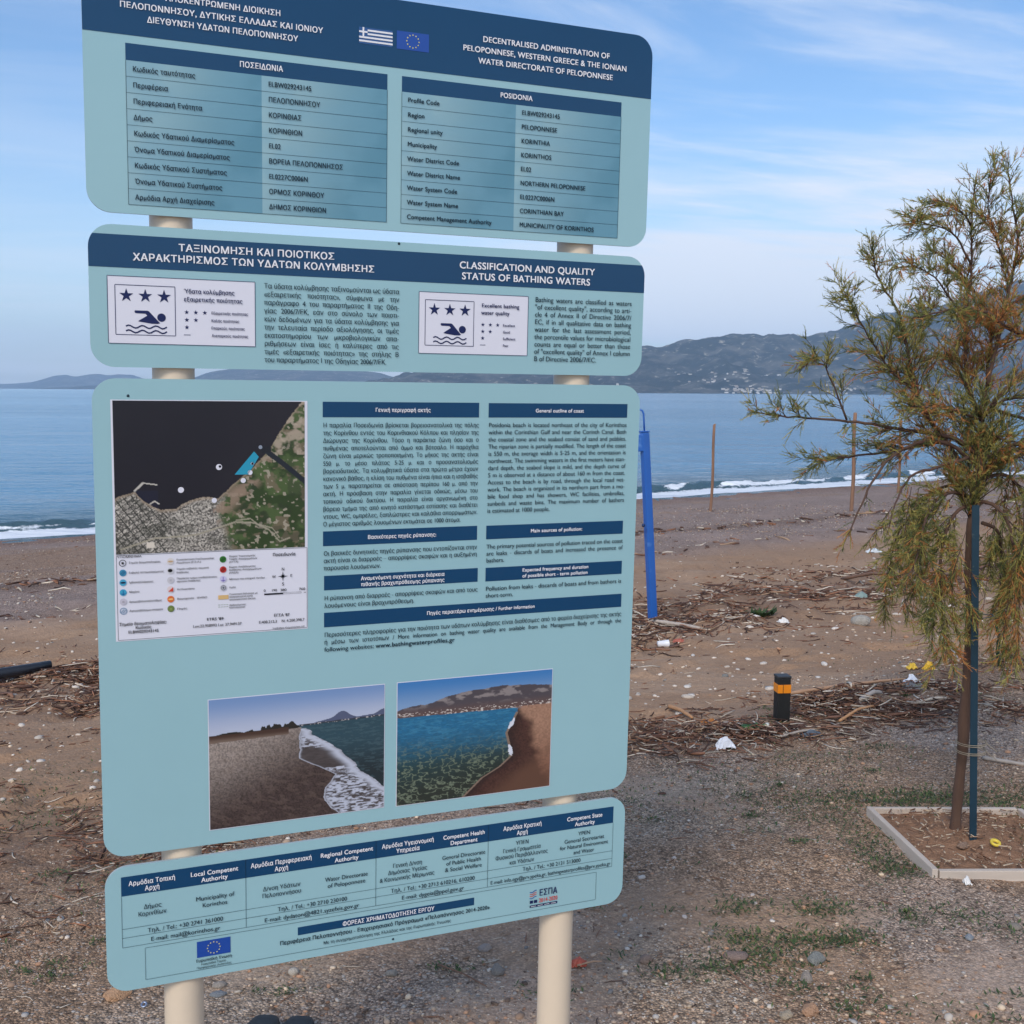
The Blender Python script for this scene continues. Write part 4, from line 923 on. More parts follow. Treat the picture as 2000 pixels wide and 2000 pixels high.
for s, a, b_, v in [('Δήμος', 68.4, 101.3, -982.8), ('Κορινθίων', 58, 110.1, -996.6), ('Municipality of', 164.4, 237.1, -984), ('Korinthos', 176.6, 224.2, -998.2), ('Τηλ. / Tel.: +30 2741 361000', 74.4, 215.7, -1031.6), ('E-mail: mail@korinthos.gr', 80, 209.4, -1049.8), ('Δ/νση Υδάτων', 293.3, 367.9, -984.8), ('Πελοποννήσου', 291.6, 369.3, -999), ('Water Directorate', 417.8, 506.4, -985), ('of Peloponnese', 422.7, 501.5, -999), ('Τηλ. / Tel.: +30 2710 230100', 321.9, 463.4, -1032), ('E-mail: dydaton@4821.syzefxis.gov.gr', 295.6, 488.5, -1050.4), ('Γενική Δ/νση', 559.4, 623.1, -978), ('Δημόσιας Υγείας', 549.3, 634.4, -991.8), ('& Κοινωνικής Μέριμνας', 531.7, 650.4, -1005.8), ('General Directorate', 666.9, 764.3, -977.2), ('of Public Health', 675.9, 754.8, -991), ('& Social Welfare', 673.6, 756.9, -1005), ('Τηλ. / Tel.: +30 2713 610216, 610200', 555.4, 741.1, -1032), ('E-mail: dygeia@ppel.gov.gr', 578.9, 716.9, -1050.6), ('ΥΠΕΝ', 834.3, 865, -969), ('Γενική Γραμματεία', 804.7, 893.6, -983.2), ('Φυσικού Περιβάλλοντος', 787.7, 911.1, -997), ('και Υδάτων', 820.5, 878.5, -1011.4), ('YPEN', 983.4, 1013.5, -969), ('General Secretariat', 950.2, 1048, -983.4), ('for Natural Environment', 939.8, 1058.1, -997.2), ('and Water', 973.1, 1024, -1011.2), ('Τηλ. / Tel.: +30 2131 513000', 851.5, 991.3, -1031)]:
    T(4, 'contact details', s, a, b_, v, 8.2, 'd')
T(4, 'contact details', 'E-mail: info.egy@prv.ypeka.gr, bathingwaterprofiles@prv.ypeka.gr', 777.1, 1065.9, -1050, 7.8, 'd')
T(4, 'funding lines', 'Περιφέρεια Πελοποννήσου - Επιχειρησιακό Πρόγραμμα «Πελοπόννησος 2014-2020»', 326, 777.1, -1104.2, 7.8, 'db')
T(4, 'funding lines', 'Με τη συγχρηματοδότηση της Ελλάδας και της Ευρωπαϊκής Ένωσης', 414.3, 689.2, -1118.5, 6.0, 'd')
T(4, 'funding lines', 'Ευρωπαϊκή Ένωση', 163.2, 232, -1109.6, 5.2, 'db'); T(4, 'funding lines', 'Ευρωπαϊκό Ταμείο', 172.6, 220.2, -1116.8, 4.1, 'd'); T(4, 'funding lines', 'Περιφερειακής Ανάπτυξης', 164.3, 231, -1123.6, 4.1, 'd')
T(4, 'emblem lettering', 'ΕΣΠΑ', 892.8, 936.9, -1094.5, 13.4, 'nb'); T(4, 'emblem lettering', '2014-2020', 892.5, 937.4, -1109.4, 8.6, 'rb')
f3 = sheet('flag', [rect(165.4, 229.3, -1100.7, -1067.8)], L2, M_eu, P4); f3['label'] = 'blue flag with a ring of stars'
sheet('flag_stars', [star(197.3 + 12 * math.sin(math.radians(30 * i)), -1084.2 + 11.5 * math.cos(math.radians(30 * i)), 1.9) for i in range(12)], L3, M_gold, P4)
wav = lambda v: [(871 + 16 * i / 8, v + 1.3 * math.sin(i / 8 * 2 * math.pi + 2.6) + i * .35) for i in range(9)]
sheet('emblem_waves', stroke(wav(-1084), 1.6) + stroke(wav(-1098), 1.4), L2, M_eu, P4); sheet('emblem_waves', stroke(wav(-1088.5), 1.6) + stroke(wav(-1093), 1.6), L2, M_red, P4)
sheet('emblem_bar', [rect(871.4, 937.6, -1119, -1113.8), rect(871.4, 879, -1109.6, -1102.8), rect(881, 889, -1109.6, -1102.8)], L2, M_ink, P4)
sheet('emblem_bar', [hline(874 + 16 * i, 886 + 16 * i, -1116.4, 1.0) for i in range(4)], L3, M_white, P4)
FLUSH()
# small fixing rivet heads
for u, v, p in ((60.8, -11.5, P3), (562, 284, P2), (562, -1135, P4)):
    V, Fq = lathe([(0.0, 2.0), (1.6, 1.6), (2.4, .6), (2.6, 0)], 12)
    V = np.stack([(V[:, 0] + u) / 1000 - .55, -V[:, 2] / 1000, (V[:, 1] + v) / 1000 + 1.6], 1)
    link('rivet', np_mesh('rivet', V, Fq, None, True), M_dark, p)

# ================================================================== things on the beach
def rock_mesh(seed, sub=2, flat=.6, rough_=.28, angular=False):
    bm = bmesh.new(); bmesh.ops.create_icosphere(bm, subdivisions=sub, radius=.5)
    r_ = random.Random(seed); off = [Vector((r_.uniform(-1, 1), r_.uniform(-1, 1), r_.uniform(-1, 1))).normalized() for _ in range(9)]
    cut = [r_.uniform(.30, .46) for _ in off]
    for v in bm.verts:
        n_ = v.co.normalized(); k_ = 1 + rough_ * .5 * math.sin(n_.x * 4.1 + seed) * math.sin(n_.y * 3.7 + seed * 1.7) + rough_ * .25 * math.sin(n_.z * 9 + n_.x * 7 + seed)
        v.co *= k_
        if angular:
            for o_, c_ in zip(off, cut):
                d = v.co.dot(o_)
                if d > c_: v.co -= o_ * (d - c_) * .9
        v.co.z *= flat
    return bm_mesh('stone', bm, not angular)
ROCK = {('a', i): rock_mesh(i + 1, 3, .62, .3, True) for i in range(4)}
ROCK.update({('r', i): rock_mesh(i + 11, 2, .5, .18) for i in range(4)})
MS = {}
def smat(c):
    if c not in MS: MS[c] = mat('stone_surface', lin(*c), rough=.85, var=.22, vscale=9, bump=.5, bscale=14, bdist=.05, spec=.3)
    return MS[c]
def stone(x, y, w, d, h, c, kind, i, label, cat='stone', rz=0, sink=.25, group=None, name='stone'):
    me = ROCK[(kind, i)].copy(); me.materials.clear(); me.materials.append(smat(c))
    o = bpy.data.objects.new(name, me); COL.objects.link(o)
    o.scale = (w, d, h / (.62 if kind == 'a' else .5)); o.rotation_euler = (0, 0, rz); o.location = (x, y, gz(x, y) + h * (.5 - sink))
    tag(o, label, cat, group); return o
STONES = [
 (.867, 3.075, .066, .05, .042, (140, 140, 134), 'a', 0, 'grey angular stone among green weeds in the lower middle right', .3),
 (.643, 3.08, .075, .05, .022, (142, 122, 112), 'r', 0, 'low brown mound-like stone left of the grey angular stone', 0),
 (.816, 2.975, .050, .04, .030, (158, 146, 134), 'a', 1, 'pale grey-brown stone below the grey angular stone', .8),
 (.779, 2.80, .052, .04, .034, (178, 140, 112), 'a', 2, 'orange-tan stone at the bottom edge', .2),
 (.713, 2.775, .046, .035, .026, (176, 160, 138), 'a', 3, 'beige stone just left of the orange-tan stone', 1.2),
 (.388, 3.08, .040, .035, .026, (150, 128, 114), 'r', 1, 'dull brown stone right of the right sign post', .4),
 (1.360, 3.22, .036, .03, .022, (150, 154, 158), 'a', 0, 'small blue-grey stone at the lower right', .5),
 (-.073, 3.15, .045, .035, .022, (160, 148, 140), 'a', 1, 'flat pale stone under the middle of the lowest panel', .1),
 (-.033, 3.01, .042, .035, .034, (146, 138, 130), 'a', 2, 'upright grey stone left of the right sign post', 1.9),
 (-.324, 3.00, .038, .03, .022, (158, 150, 140), 'a', 3, 'light grey stone midway between the two sign posts', .7),
 (-1.053, 2.905, .080, .05, .040, (188, 150, 118), 'a', 1, 'large tan slab of stone at the lower left corner of the board', .35),
 (-.789, 2.95, .040, .03, .018, (162, 152, 142), 'r', 2, 'flat grey stone right of the left sign post, upper of two', .3),
 (-.781, 2.905, .044, .03, .014, (134, 138, 142), 'r', 3, 'flat blue-grey stone right of the left sign post, lower of two', .2),
 (2.932, 9.40, .18, .13, .10, (168, 162, 152), 'r', 0, 'big rounded pale grey boulder between the wrack lines', .1),
 (1.382, 7.20, .05, .04, .03, (142, 140, 134), 'r', 1, 'grey stone on the sand above the bollard', .5),
 (1.53, 3.30, .045, .04, .02, (150, 140, 128), 'r', 3, 'dull flat stone on the gravel right of the weeds', .9),
 (-.60, 3.02, .03, .03, .02, (196, 186, 172), 'r', 0, 'tiny whitish stone behind the left sign post', .9),
]
for x, y, w, d, h, c, kd, i, lab, rz in STONES: stone(x, y, w, d, h, c, kd, i, lab, rz=rz)
rr = random.Random(3)
for k, (x, y, w) in enumerate([(.443, 3.663, .030), (.571, 3.805, .020), (.783, 3.523, .020), (.776, 3.445, .016), (.537, 3.344, .022)]):
    stone(x, y, w, w * .7, w * .4, (222, 208, 196), 'r', k % 4, ['oval white pebble just right of the lowest panel', 'small white pebble on the gravel above the oval one', 'small white pebble nearer the planter', 'pinkish pebble just below the small white one', 'pale pebble below the oval white one'][k], 'pebble', rz=rr.uniform(0, 3), name='pebble')
PEB = [(1.26, 7.96, .05), (1.19, 7.53, .045), (1.50, 7.75, .05), (1.70, 8.02, .05), (1.77, 7.83, .07), (2.09, 7.46, .07), (1.09, 6.88, .06), (1.03, 6.49, .075), (.36, 6.38, .04), (.70, 6.58, .05), (.25, 7.41, .06), (.92, 6.07, .05), (1.42, 5.86, .06), (1.14, 5.62, .065), (.73, 8.52, .06), (2.66, 9.2, .07), (4.5, 10.6, .09), (4.0, 10.2, .08), (2.9, 9.6, .06), (3.4, 9.9, .08), (2.0, 9.4, .07), (2.4, 8.9, .05), (1.7, 8.75, .05), (1.35, 8.3, .05), (.2, 8.3, .07), (3.1, 8.6, .05), (2.2, 10.1, .09), (3.9, 11.6, .10), (1.9, 6.9, .04), (-2.9, 7.9, .05), (-2.6, 9.6, .07), (-3.9, 10.9, .10), (-3.3, 9.0, .06)]
for k, (x, y, w) in enumerate(PEB):
    o = stone(x, y, w, w * rr.uniform(.5, .8), w * rr.uniform(.3, .45), rr.choice([(226, 214, 200), (214, 200, 184), (200, 190, 178), (232, 224, 214)]), 'r', k % 4, 'pale rounded pebble lying on the brown sand between the debris lines', 'pebble', rz=rr.uniform(0, 3), group='pale pebbles on the brown sand', name='pebble')

# loose gravel, shell bits and small pebbles: nobody could count them
def scatter_gravel(n_, template, tf, dmin, dmax, px_min, size_mu, size_sig, zflat, name, label, smin=-99, pale=.10):
    d = np.exp(RNG.uniform(math.log(dmin), math.log(dmax), n_)); x = RNG.uniform(-.62, .68, n_) * d; y = d
    s_ = y - .7 * x
    keep = (s_ < 26.5)
    clump = fbm(x * 1.1, y * 1.1, 111, 3); far = sstep(5, 6.5, s_) * (1 - sstep(14, 16, s_))
    keep &= s_ > smin
    keep &= RNG.random(n_) < np.where(far > .5, .10 if smin < 0 else .6, .12 + 1.2 * sstep(.42, .60, clump))
    x, y, d, s_ = x[keep], y[keep], d[keep], s_[keep]; N = len(x)
    size = np.maximum(np.exp(RNG.normal(math.log(size_mu), size_sig, N)), px_min * d)
    size = np.minimum(size, .10)
    sc3 = np.stack([size, size * RNG.uniform(.55, .95, N), size * RNG.uniform(.35, .7, N) * zflat], 1)
    a = RNG.uniform(0, 2 * np.pi, N); tl = RNG.normal(0, .35, N)
    V = template[None] * sc3[:, None, :] * (1 + RNG.uniform(-.18, .18, (N, len(template), 1)))
    V = np.stack([V[..., 0], V[..., 1] * np.cos(tl)[:, None] - V[..., 2] * np.sin(tl)[:, None], V[..., 1] * np.sin(tl)[:, None] + V[..., 2] * np.cos(tl)[:, None]], -1)
    ca, sa_ = np.cos(a)[:, None], np.sin(a)[:, None]
    V = np.stack([V[..., 0] * ca - V[..., 1] * sa_, V[..., 0] * sa_ + V[..., 1] * ca, V[..., 2]], -1)
    V[..., 0] += x[:, None]; V[..., 1] += y[:, None]; V[..., 2] += (ground_z(x, y) + sc3[:, 2] * .12)[:, None]
    Fq = (tf[None] + (np.arange(N) * len(template))[:, None, None]).reshape(-1, tf.shape[1])
    pal = np.array([lin(186, 162, 140), lin(150, 124, 104), lin(206, 184, 158), lin(112, 94, 82), lin(178, 138, 110), lin(160, 154, 148)])
    c = pal[RNG.integers(0, len(pal), N)] * RNG.uniform(.6, 1.3, (N, 1))
    w_ = RNG.random(N) < pale; c[w_] = np.array(lin(218, 206, 192)) * RNG.uniform(.65, 1.1, (w_.sum(), 1))
    c = np.repeat(c, len(template), 0)
    o = link(name, np_mesh(name, V.reshape(-1, 3), Fq, c, True), M_grav); tag(o, label, 'gravel', kind='stuff')
M_grav = mat('gravel_stone', attr=True, rough=.85, spec=.3)
bm = bmesh.new(); bmesh.ops.create_icosphere(bm, subdivisions=1, radius=.5)
ico_v = np.array([v.co[:] for v in bm.verts]); ico_f = np.array([[v.index for v in f.verts] for f in bm.faces]); bm.free()
oct_v = np.array([(.5, 0, 0), (0, .5, 0), (-.5, 0, 0), (0, -.5, 0), (0, 0, .5), (0, 0, -.5)], float)
oct_f = np.array([(0, 1, 4), (1, 2, 4), (2, 3, 4), (3, 0, 4), (1, 0, 5), (2, 1, 5), (3, 2, 5), (0, 3, 5)])
scatter_gravel(15000, ico_v, ico_f, 2.2, 9, .0024, .011, .42, .9, 'gravel', 'small mixed grey and brown pebbles strewn over the ground', pale=.07)
scatter_gravel(130000, oct_v, oct_f, 2.2, 26, .0015, .0055, .35, .9, 'fine_gravel', 'fine broken gravel and shell bits covering the beach', pale=.10)
scatter_gravel(3000, ico_v, ico_f, 4.8, 15, .0035, .030, .35, .8, 'pale_pebbles', 'pale flat pebbles scattered on the brown sand and debris lines', pale=.75, smin=5.3)

# wrack: dry reed pieces, bark and twigs washed up in lines
def litter(n_, dens, dmin, dmax, lmin, lmax, r0, name, label, xr=(-.62, .68), lift=.05, curve=.25, thr=.35, pal=None, px=.0006):
    d = np.exp(RNG.uniform(math.log(dmin), math.log(dmax), n_)); x = RNG.uniform(xr[0], xr[1], n_) * d; y = d
    w_ = dens(x, y); keep = RNG.random(n_) < w_
    x, y, d, w_ = x[keep], y[keep], d[keep], w_[keep]; N = len(x)
    L = RNG.uniform(0, 1, N) ** 1.8 * (lmax - lmin) + lmin
    a = RNG.uniform(0, 2 * np.pi, N); el = RNG.normal(0, .16, N)
    t = np.linspace(-.5, .5, 4)
    bend = RNG.normal(0, curve, N)
    lx = t[None] * L[:, None]; ly = (t[None] ** 2 - .1) * bend[:, None] * L[:, None]
    X = x[:, None] + lx * np.cos(a)[:, None] - ly * np.sin(a)[:, None]; Y = y[:, None] + lx * np.sin(a)[:, None] + ly * np.cos(a)[:, None]
    Z = ground_z(X, Y) + lx * np.sin(el)[:, None] * .6 + (RNG.random(N) ** 1.5 * lift * w_)[:, None] + .003
    P_ = np.stack([X, Y, Z], -1)
    r_ = np.maximum(r0 * RNG.uniform(.4, 1.3, N) * np.where(RNG.random(N) < .06, 2.6, 1), px * d)
    V, Fq, own = tubes(P_, np.repeat(r_[:, None], 4, 1) * np.array([.8, 1, 1, .6])[None], 3)
    pal = pal if pal is not None else np.array([lin(142, 106, 86), lin(112, 84, 72), lin(134, 98, 80), lin(178, 148, 122), lin(212, 198, 180), lin(86, 66, 58), lin(152, 108, 84), lin(104, 80, 70)])
    c = pal[RNG.integers(0, len(pal), N)] * RNG.uniform(.7, 1.2, (N, 1))
    o = link(name, np_mesh(name, V, Fq, c[own], True), M_lit); tag(o, label, 'driftwood', kind='stuff')
M_lit = mat('dry_wood', attr=True, rough=.8, spec=.25)
litter(80000, lambda x, y: np.clip(band_a(x, y) * (.22 + 1.2 * sstep(.35, .6, fbm(x * 1.2, y * .9, 121, 3))), 0, 1), 7, 24, .03, .26, .0048, 'driftwood_litter', 'tangle of dry reeds and twigs washed up around the blue shower')
litter(50000, lambda x, y: np.clip((1 - .6 * sstep(-.6, -1.4, x)) * band_b(x, y) * (.04 + 1.2 * sstep(.44, .64, fbm(x * 1.6, y * 1.3, 122, 3))), 0, 1), 3.3, 12, .015, .14, .0032, 'driftwood_litter', 'tangle of dry twigs and bark in a line by the low bollard')
litter(26000, lambda x, y: np.clip(band_c(x, y), 0, 1) * .8, 11, 40, .06, .3, .005, 'driftwood_litter', 'thin dark line of seaweed and twigs far down the beach', px=.0009)
litter(26000, lambda x, y: .06 + .5 * sstep(.55, .7, fbm(x * .8, y * .8, 123, 3)) * (y - .7 * x < 13), 2.4, 22, .012, .07, .0014, 'twig_litter', 'scattered twig scraps over the gravel', px=.00045, lift=.01)
litter(3600, lambda x, y: .7 * ((x < -.28 * y) & (y - .7 * x < 8.2)) * sstep(.35, .55, fbm(x * 1.1, y * 1.1, 124, 3)), 3.2, 9, .012, .09, .0024, 'driftwood_litter', 'brown twig debris on the ground left of the board', xr=(-.7, -.2), curve=.5, lift=.03)
litter(46000, lambda x, y: sstep(.34, .56, fbm(x * 3, y * 3, 125, 3)) * np.exp(-(((x - 2.0) / .6) ** 2 + ((y - 6.0) / .30) ** 2)) + .6 * np.exp(-(((x - 1.15) / .35) ** 2 + ((y - 5.45) / .13) ** 2)), 4.6, 7, .015, .16, .0032, 'driftwood_litter', 'heap of dry reeds and wood between the bollard and the tree', xr=(.05, .5), lift=.10)

litter(14000, lambda x, y: sstep(.3, .55, fbm(x * 2.4, y * 2.4, 126, 3)) * np.exp(-(((x + 3.05) / .55) ** 2 + ((y - 8.2) / .40) ** 2)), 7, 10, .03, .28, .004, 'driftwood_litter', 'heap of dry reeds behind the black pipe at the left', xr=(-.5, -.25), lift=.12)
# single sticks one can pick out
M_stick = {k: mat('stick_wood', lin(*c), rough=.75, var=.25, vscale=18, bump=.4, bscale=50, stretch=(1, 1, 1)) for k, c in dict(tan=(176, 140, 112), grey=(176, 164, 152), brown=(128, 96, 76), orange=(190, 142, 100)).items()}
def stick(pts, r0, r1, mk, label, cat='stick', name='driftwood_stick', knots=0):
    P_ = np.array([(x, y, gz(x, y) + h) for x, y, h in pts]); n_ = 12
    tt = np.linspace(0, len(pts) - 1, n_); Q = np.stack([np.interp(tt, range(len(pts)), P_[:, i]) for i in range(3)], 1)
    Rr = np.linspace(r0, r1, n_) * (1 + .12 * np.sin(np.arange(n_) * 2.4)); Rr[0] *= .8; Rr[-1] *= .6
    V, Fq, _ = tubes(Q[None], Rr[None], 8)
    o = link(name, np_mesh(name, V, Fq, None, True), M_stick[mk]); tag(o, label, cat); return o
stick([(1.60, 6.37, .02), (1.85, 6.44, .025), (2.1, 6.46, .03), (2.27, 6.42, .03)], .012, .007, 'tan', 'long straight tan reed lying right of the low bollard')
stick([(1.655, 5.60, .02), (1.78, 5.70, .045), (1.914, 5.82, .03)], .008, .006, 'orange', 'short orange-brown stick on the debris below the long reed')
stick([(.881, 6.21, .03), (.92, 6.03, .03), (.956, 5.85, .02)], .012, .009, 'orange', 'broken orange-brown stick left of the bollard')
stick([(1.85, 5.90, .03), (1.95, 6.00, .06), (2.02, 6.08, .03)], .013, .012, 'grey', 'thick bleached piece of wood in the debris pile right of the bollard')
stick([(3.10, 8.05, .05), (2.98, 7.6, .04), (2.78, 6.95, .03)], .018, .014, 'grey', 'bleached white branch lying behind the tree trunk')
stick([(2.103, 4.93, .01), (2.17, 4.86, .012), (2.30, 4.75, .01)], .010, .008, 'grey', 'grey stick on the pebbles at the right edge')
stick([(3.78, 12.9, .03), (3.95, 12.4, .12), (4.05, 11.9, .14), (4.2, 11.5, .05)], .02, .012, 'brown', 'dark bent branch in the upper debris line behind the tree foliage')
stick([(1.22, 9.9, .03), (1.45, 9.75, .05), (1.62, 9.6, .03)], .018, .016, 'grey', 'flat grey plank scrap at the foot of the blue shower')
stick([(1.30, 5.35, .02), (1.42, 5.42, .03), (1.5, 5.45, .02)], .007, .005, 'grey', 'pale stick beside the green bottle')
stick([(.19, 3.03, .012), (.235, 3.045, .016), (.26, 3.05, .012)], .003, .002, 'tan', 'thin pale splinter right of the right sign post')
stick([(-.20, 3.05, .008), (-.12, 2.99, .008), (-.06, 2.93, .006)], .0025, .002, 'brown', 'thin dark twig on the bare soil between the sign posts')
stick([(.60, 3.0, .01), (.63, 2.93, .012), (.66, 2.88, .006)], .003, .002, 'brown', 'thin dark twig below the brown mound-like stone')

# low bollard: black square recycled-plastic post with an orange reflective band
bx_, by_ = 1.385, 5.69; bz_ = gz(bx_, by_)
bol = empty('bollard', (bx_, by_, bz_), .12); tag(bol, 'short black square post with an orange reflective band standing on the sand', 'bollard')
M_blk = mat('black_weathered_wood', lin(24, 24, 23), rough=.6, var=.35, vscale=25, bump=.5, bscale=60, stretch=(1, 1, .15))
bm = bmesh.new(); bm_box(bm, (0, 0, .085), (.066, .066, .27), bevel=.004); link('post', bm_mesh('post', bm), M_blk, bol)
bm = bmesh.new(); bm_box(bm, (0, 0, .167), (.069, .069, .044), bevel=.002); link('reflective_band', bm_mesh('reflective_band', bm), mat('orange_reflector', lin(238, 140, 26), rough=.35, var=.06, vscale=40), bol)
bm = bmesh.new(); bm_box(bm, (0, 0, .226), (.072, .072, .012), bevel=.004); link('cap', bm_mesh('cap', bm), mat('dark_cap', lin(44, 44, 46), rough=.5, var=.2, vscale=30), bol)
bm = bmesh.new(); bm_box(bm, (-.008, -.0353, .167), (.0025, .001, .044)); link('band_joint', bm_mesh('band_joint', bm), M_blk, bol)

# beach shower: tilted blue post
sx_, sy_ = 1.264, 10.02; sz_ = gz(sx_, sy_)
sh_ = empty('beach_shower', (sx_, sy_, sz_), .5); sh_.rotation_euler = (0, R(-3.6), R(0)); tag(sh_, 'bright blue beach shower post leaning left with a thin pipe on top', 'shower')
M_blue = mat('blue_enamel', lin(34, 96, 178), rough=.35, var=.10, vscale=4, coat=.3, spots=(5, .60, lin(92, 138, 196)))
bm = bmesh.new(); bm_box(bm, (0, 0, .78), (.068, .068, 1.82), Matrix.Rotation(.42, 3, 'Z'), bevel=.012); link('column', bm_mesh('column', bm), M_blue, sh_)
bm = bmesh.new(); bm_box(bm, (0, 0, 1.697), (.074, .074, .014), Matrix.Rotation(.42, 3, 'Z'), bevel=.004); link('top_plate', bm_mesh('top_plate', bm), M_blue, sh_)
bm = bmesh.new(); bm_box(bm, (-.055, -.01, 1.60), (.085, .065, .15), bevel=.008); link('valve_box', bm_mesh('valve_box', bm), M_blue, sh_)
V, Fq, _ = tubes(np.array([[(0, 0, 1.70), (0, 0, 1.78), (0, 0, 1.82)], [(0, 0, 1.80), (.0, 0, 1.84), (-.03, 0, 1.865)]]), np.array([[.020, .014, .012], [.012, .012, .012]]), 8)
V2, F2, _ = tubes(np.array([[(0, 0, 1.70), (0, 0, 1.80), (0, 0, 1.85), (-.01, 0, 1.88), (-.04, 0, 1.893), (-.12, 0, 1.895), (-.19, 0, 1.89)]]), np.full((1, 7), .0085), 10)
link('pipe', np_mesh('pipe', V2, F2, None, True), M_blue, sh_)
V, Fq = lathe([(0, .0), (.03, .0), (.032, -.012), (.014, -.035), (0, -.035)], 16); link('shower_head', np_mesh('shower_head', V + np.array([-.2, 0, 1.895]), Fq, None, True), M_blue, sh_)
V, Fq = lathe([(0, 0), (.014, 0), (.016, .02), (.008, .03), (0, .03)], 12); V = V[:, [0, 2, 1]] * np.array([1, -1, 1]); link('tap', np_mesh('tap', V + np.array([-.055, -.075, .88]), Fq, None, True), mat('tap_metal', lin(40, 60, 100), rough=.3, metal=.6), sh_)

# wooden stakes on the beach
def stake(x, y, h, rx, ry, w, label, c=(176, 116, 72)):
    z_ = gz(x, y); o = empty('wooden_stake', (x, y, z_)); o.rotation_euler = (rx, ry, rr.uniform(0, 1)); tag(o, label, 'stake')
    n_ = 9; t = np.linspace(-.2, h, n_); P_ = np.stack([.01 * np.sin(t * 3), .008 * np.cos(t * 4), t], 1)
    V, Fq, _ = tubes(P_[None], (np.full(n_, w) * (1 - .12 * np.linspace(0, 1, n_)))[None], 9)
    link('shaft', np_mesh('shaft', V, Fq, None, True), M_stake, o)
    bm = bmesh.new(); bmesh.ops.create_cone(bm, cap_ends=True, segments=9, radius1=w * .9, radius2=w * .7, depth=.02); 
    for v in bm.verts: v.co.z += h + .008
    link('cut_top', bm_mesh('cut_top', bm), mat('cut_wood', lin(150, 120, 96), rough=.8), o)
M_stake = mat('rust_brown_wood', lin(138, 104, 82), rough=.8, var=.3, vscale=5, bump=.5, bscale=30, stretch=(1, 1, .2), spots=(3, .58, lin(110, 84, 70)))
stake(4.213, 24.05, 1.83, 0, R(1.4), .032, 'lone leaning wooden stake near the waterline right of the blue shower')
stake(6.95, 23.2, 2.0, 0, 0, .040, 'orange-brown wooden stake seen through the left side of the tree foliage', )
stake(10.2, 30.0, 1.9, 0, 0, .036, 'farthest wooden stake, mostly hidden behind the tree foliage')

# black pipe, scraps of litter
V, Fq, _ = tubes(np.array([[(-4.25, 7.72, gz(-4.25, 7.72) + .05), (-3.9, 7.95, gz(-3.9, 7.95) + .055), (-3.6, 8.15, gz(-3.6, 8.15) + .07), (-3.43, 8.32, gz(-3.43, 8.32) + .10)]]), np.array([[.040, .042, .040, .030]]), 14)
tag(link('plastic_pipe', np_mesh('plastic_pipe', V, Fq, None, True), mat('black_plastic', lin(36, 40, 48), rough=.35, var=.2, vscale=20)), 'black plastic pipe end lying on the debris at the left edge', 'pipe')
def crumple(name, x, y, w, d, h, c, seed, label, cat, rough_=.5, jag=.5, z=0):
    bm = bmesh.new(); bmesh.ops.create_grid(bm, x_segments=7, y_segments=6, size=.5); r_ = random.Random(seed)
    for v in bm.verts:
        rr_ = math.hypot(v.co.x, v.co.y) * 2
        v.co.z = (1 - min(1, rr_) ** 2) * .9 + r_.uniform(-jag, jag) * .4; v.co.x += r_.uniform(-.07, .07); v.co.y += r_.uniform(-.07, .07)
        v.co = Vector((v.co.x * w, v.co.y * d, v.co.z * h))
    ex_ = bmesh.ops.solidify(bm, geom=bm.faces[:], thickness=min(w, d) * .05)
    o = link(name, bm_mesh(name, bm), mat('litter_' + cat.replace(' ', '_'), lin(*c), rough=rough_, var=.1, vscale=30)); o.location = (x, y, gz(x, y) + z + .008); tag(o, label, cat); return o
o = crumple('plastic_scrap', .999, 5.17, .085, .05, .055, (232, 232, 236), 1, 'torn white plastic scrap on the debris line left of the bollard', 'litter')
o = crumple('foam_piece', 2.266, 6.30, .11, .08, .06, (236, 236, 240), 2, 'white foam piece at the end of the long reed', 'litter')
crumple('plastic_scrap', 2.23, 6.22, .12, .07, .03, (120, 118, 116), 3, 'flat grey scrap just below the white foam piece', 'litter')
crumple('yellow_scrap', 2.50, 6.96, .06, .05, .035, (226, 186, 60), 4, 'left of two small yellow plastic scraps behind the white foam piece', 'litter')
crumple('yellow_scrap', 2.552, 6.82, .075, .055, .05, (224, 176, 40), 5, 'right of two small yellow plastic scraps behind the white foam piece', 'litter')
crumple('slate_scrap', 1.47, 5.42, .10, .05, .025, (88, 98, 108), 6, 'dark blue-grey plastic scrap right of the green bottle', 'litter')
crumple('teal_scrap', 3.477, 11.2, .14, .10, .06, (128, 148, 142), 7, 'pale teal plastic scrap in the upper debris line', 'litter')
crumple('red_scrap', 1.33, 8.86, .10, .05, .03, (170, 92, 74), 8, 'red plastic scrap near the foot of the blue shower', 'litter')
crumple('orange_weed', 1.008, 5.65, .09, .05, .025, (182, 118, 62), 9, 'clump of orange seaweed at the end of the broken stick', 'seaweed', .9, .9)
crumple('red_scrap', .194, 3.045, .045, .03, .022, (186, 88, 66), 10, 'small brick-red fragment beside the right sign post', 'litter')
crumple('white_scrap', 1.500, 3.59, .022, .03, .022, (228, 226, 222), 12, 'small white scrap in front of the planter board', 'litter')
crumple('white_scrap', 2.40, 9.9, .10, .06, .04, (228, 226, 222), 13, 'white plastic wrapper right of the blue shower foot', 'litter')
crumple('white_scrap', 5.0, 15.6, .20, .12, .05, (206, 212, 214), 14, 'pale flattened wrapper far down the gravel', 'litter')
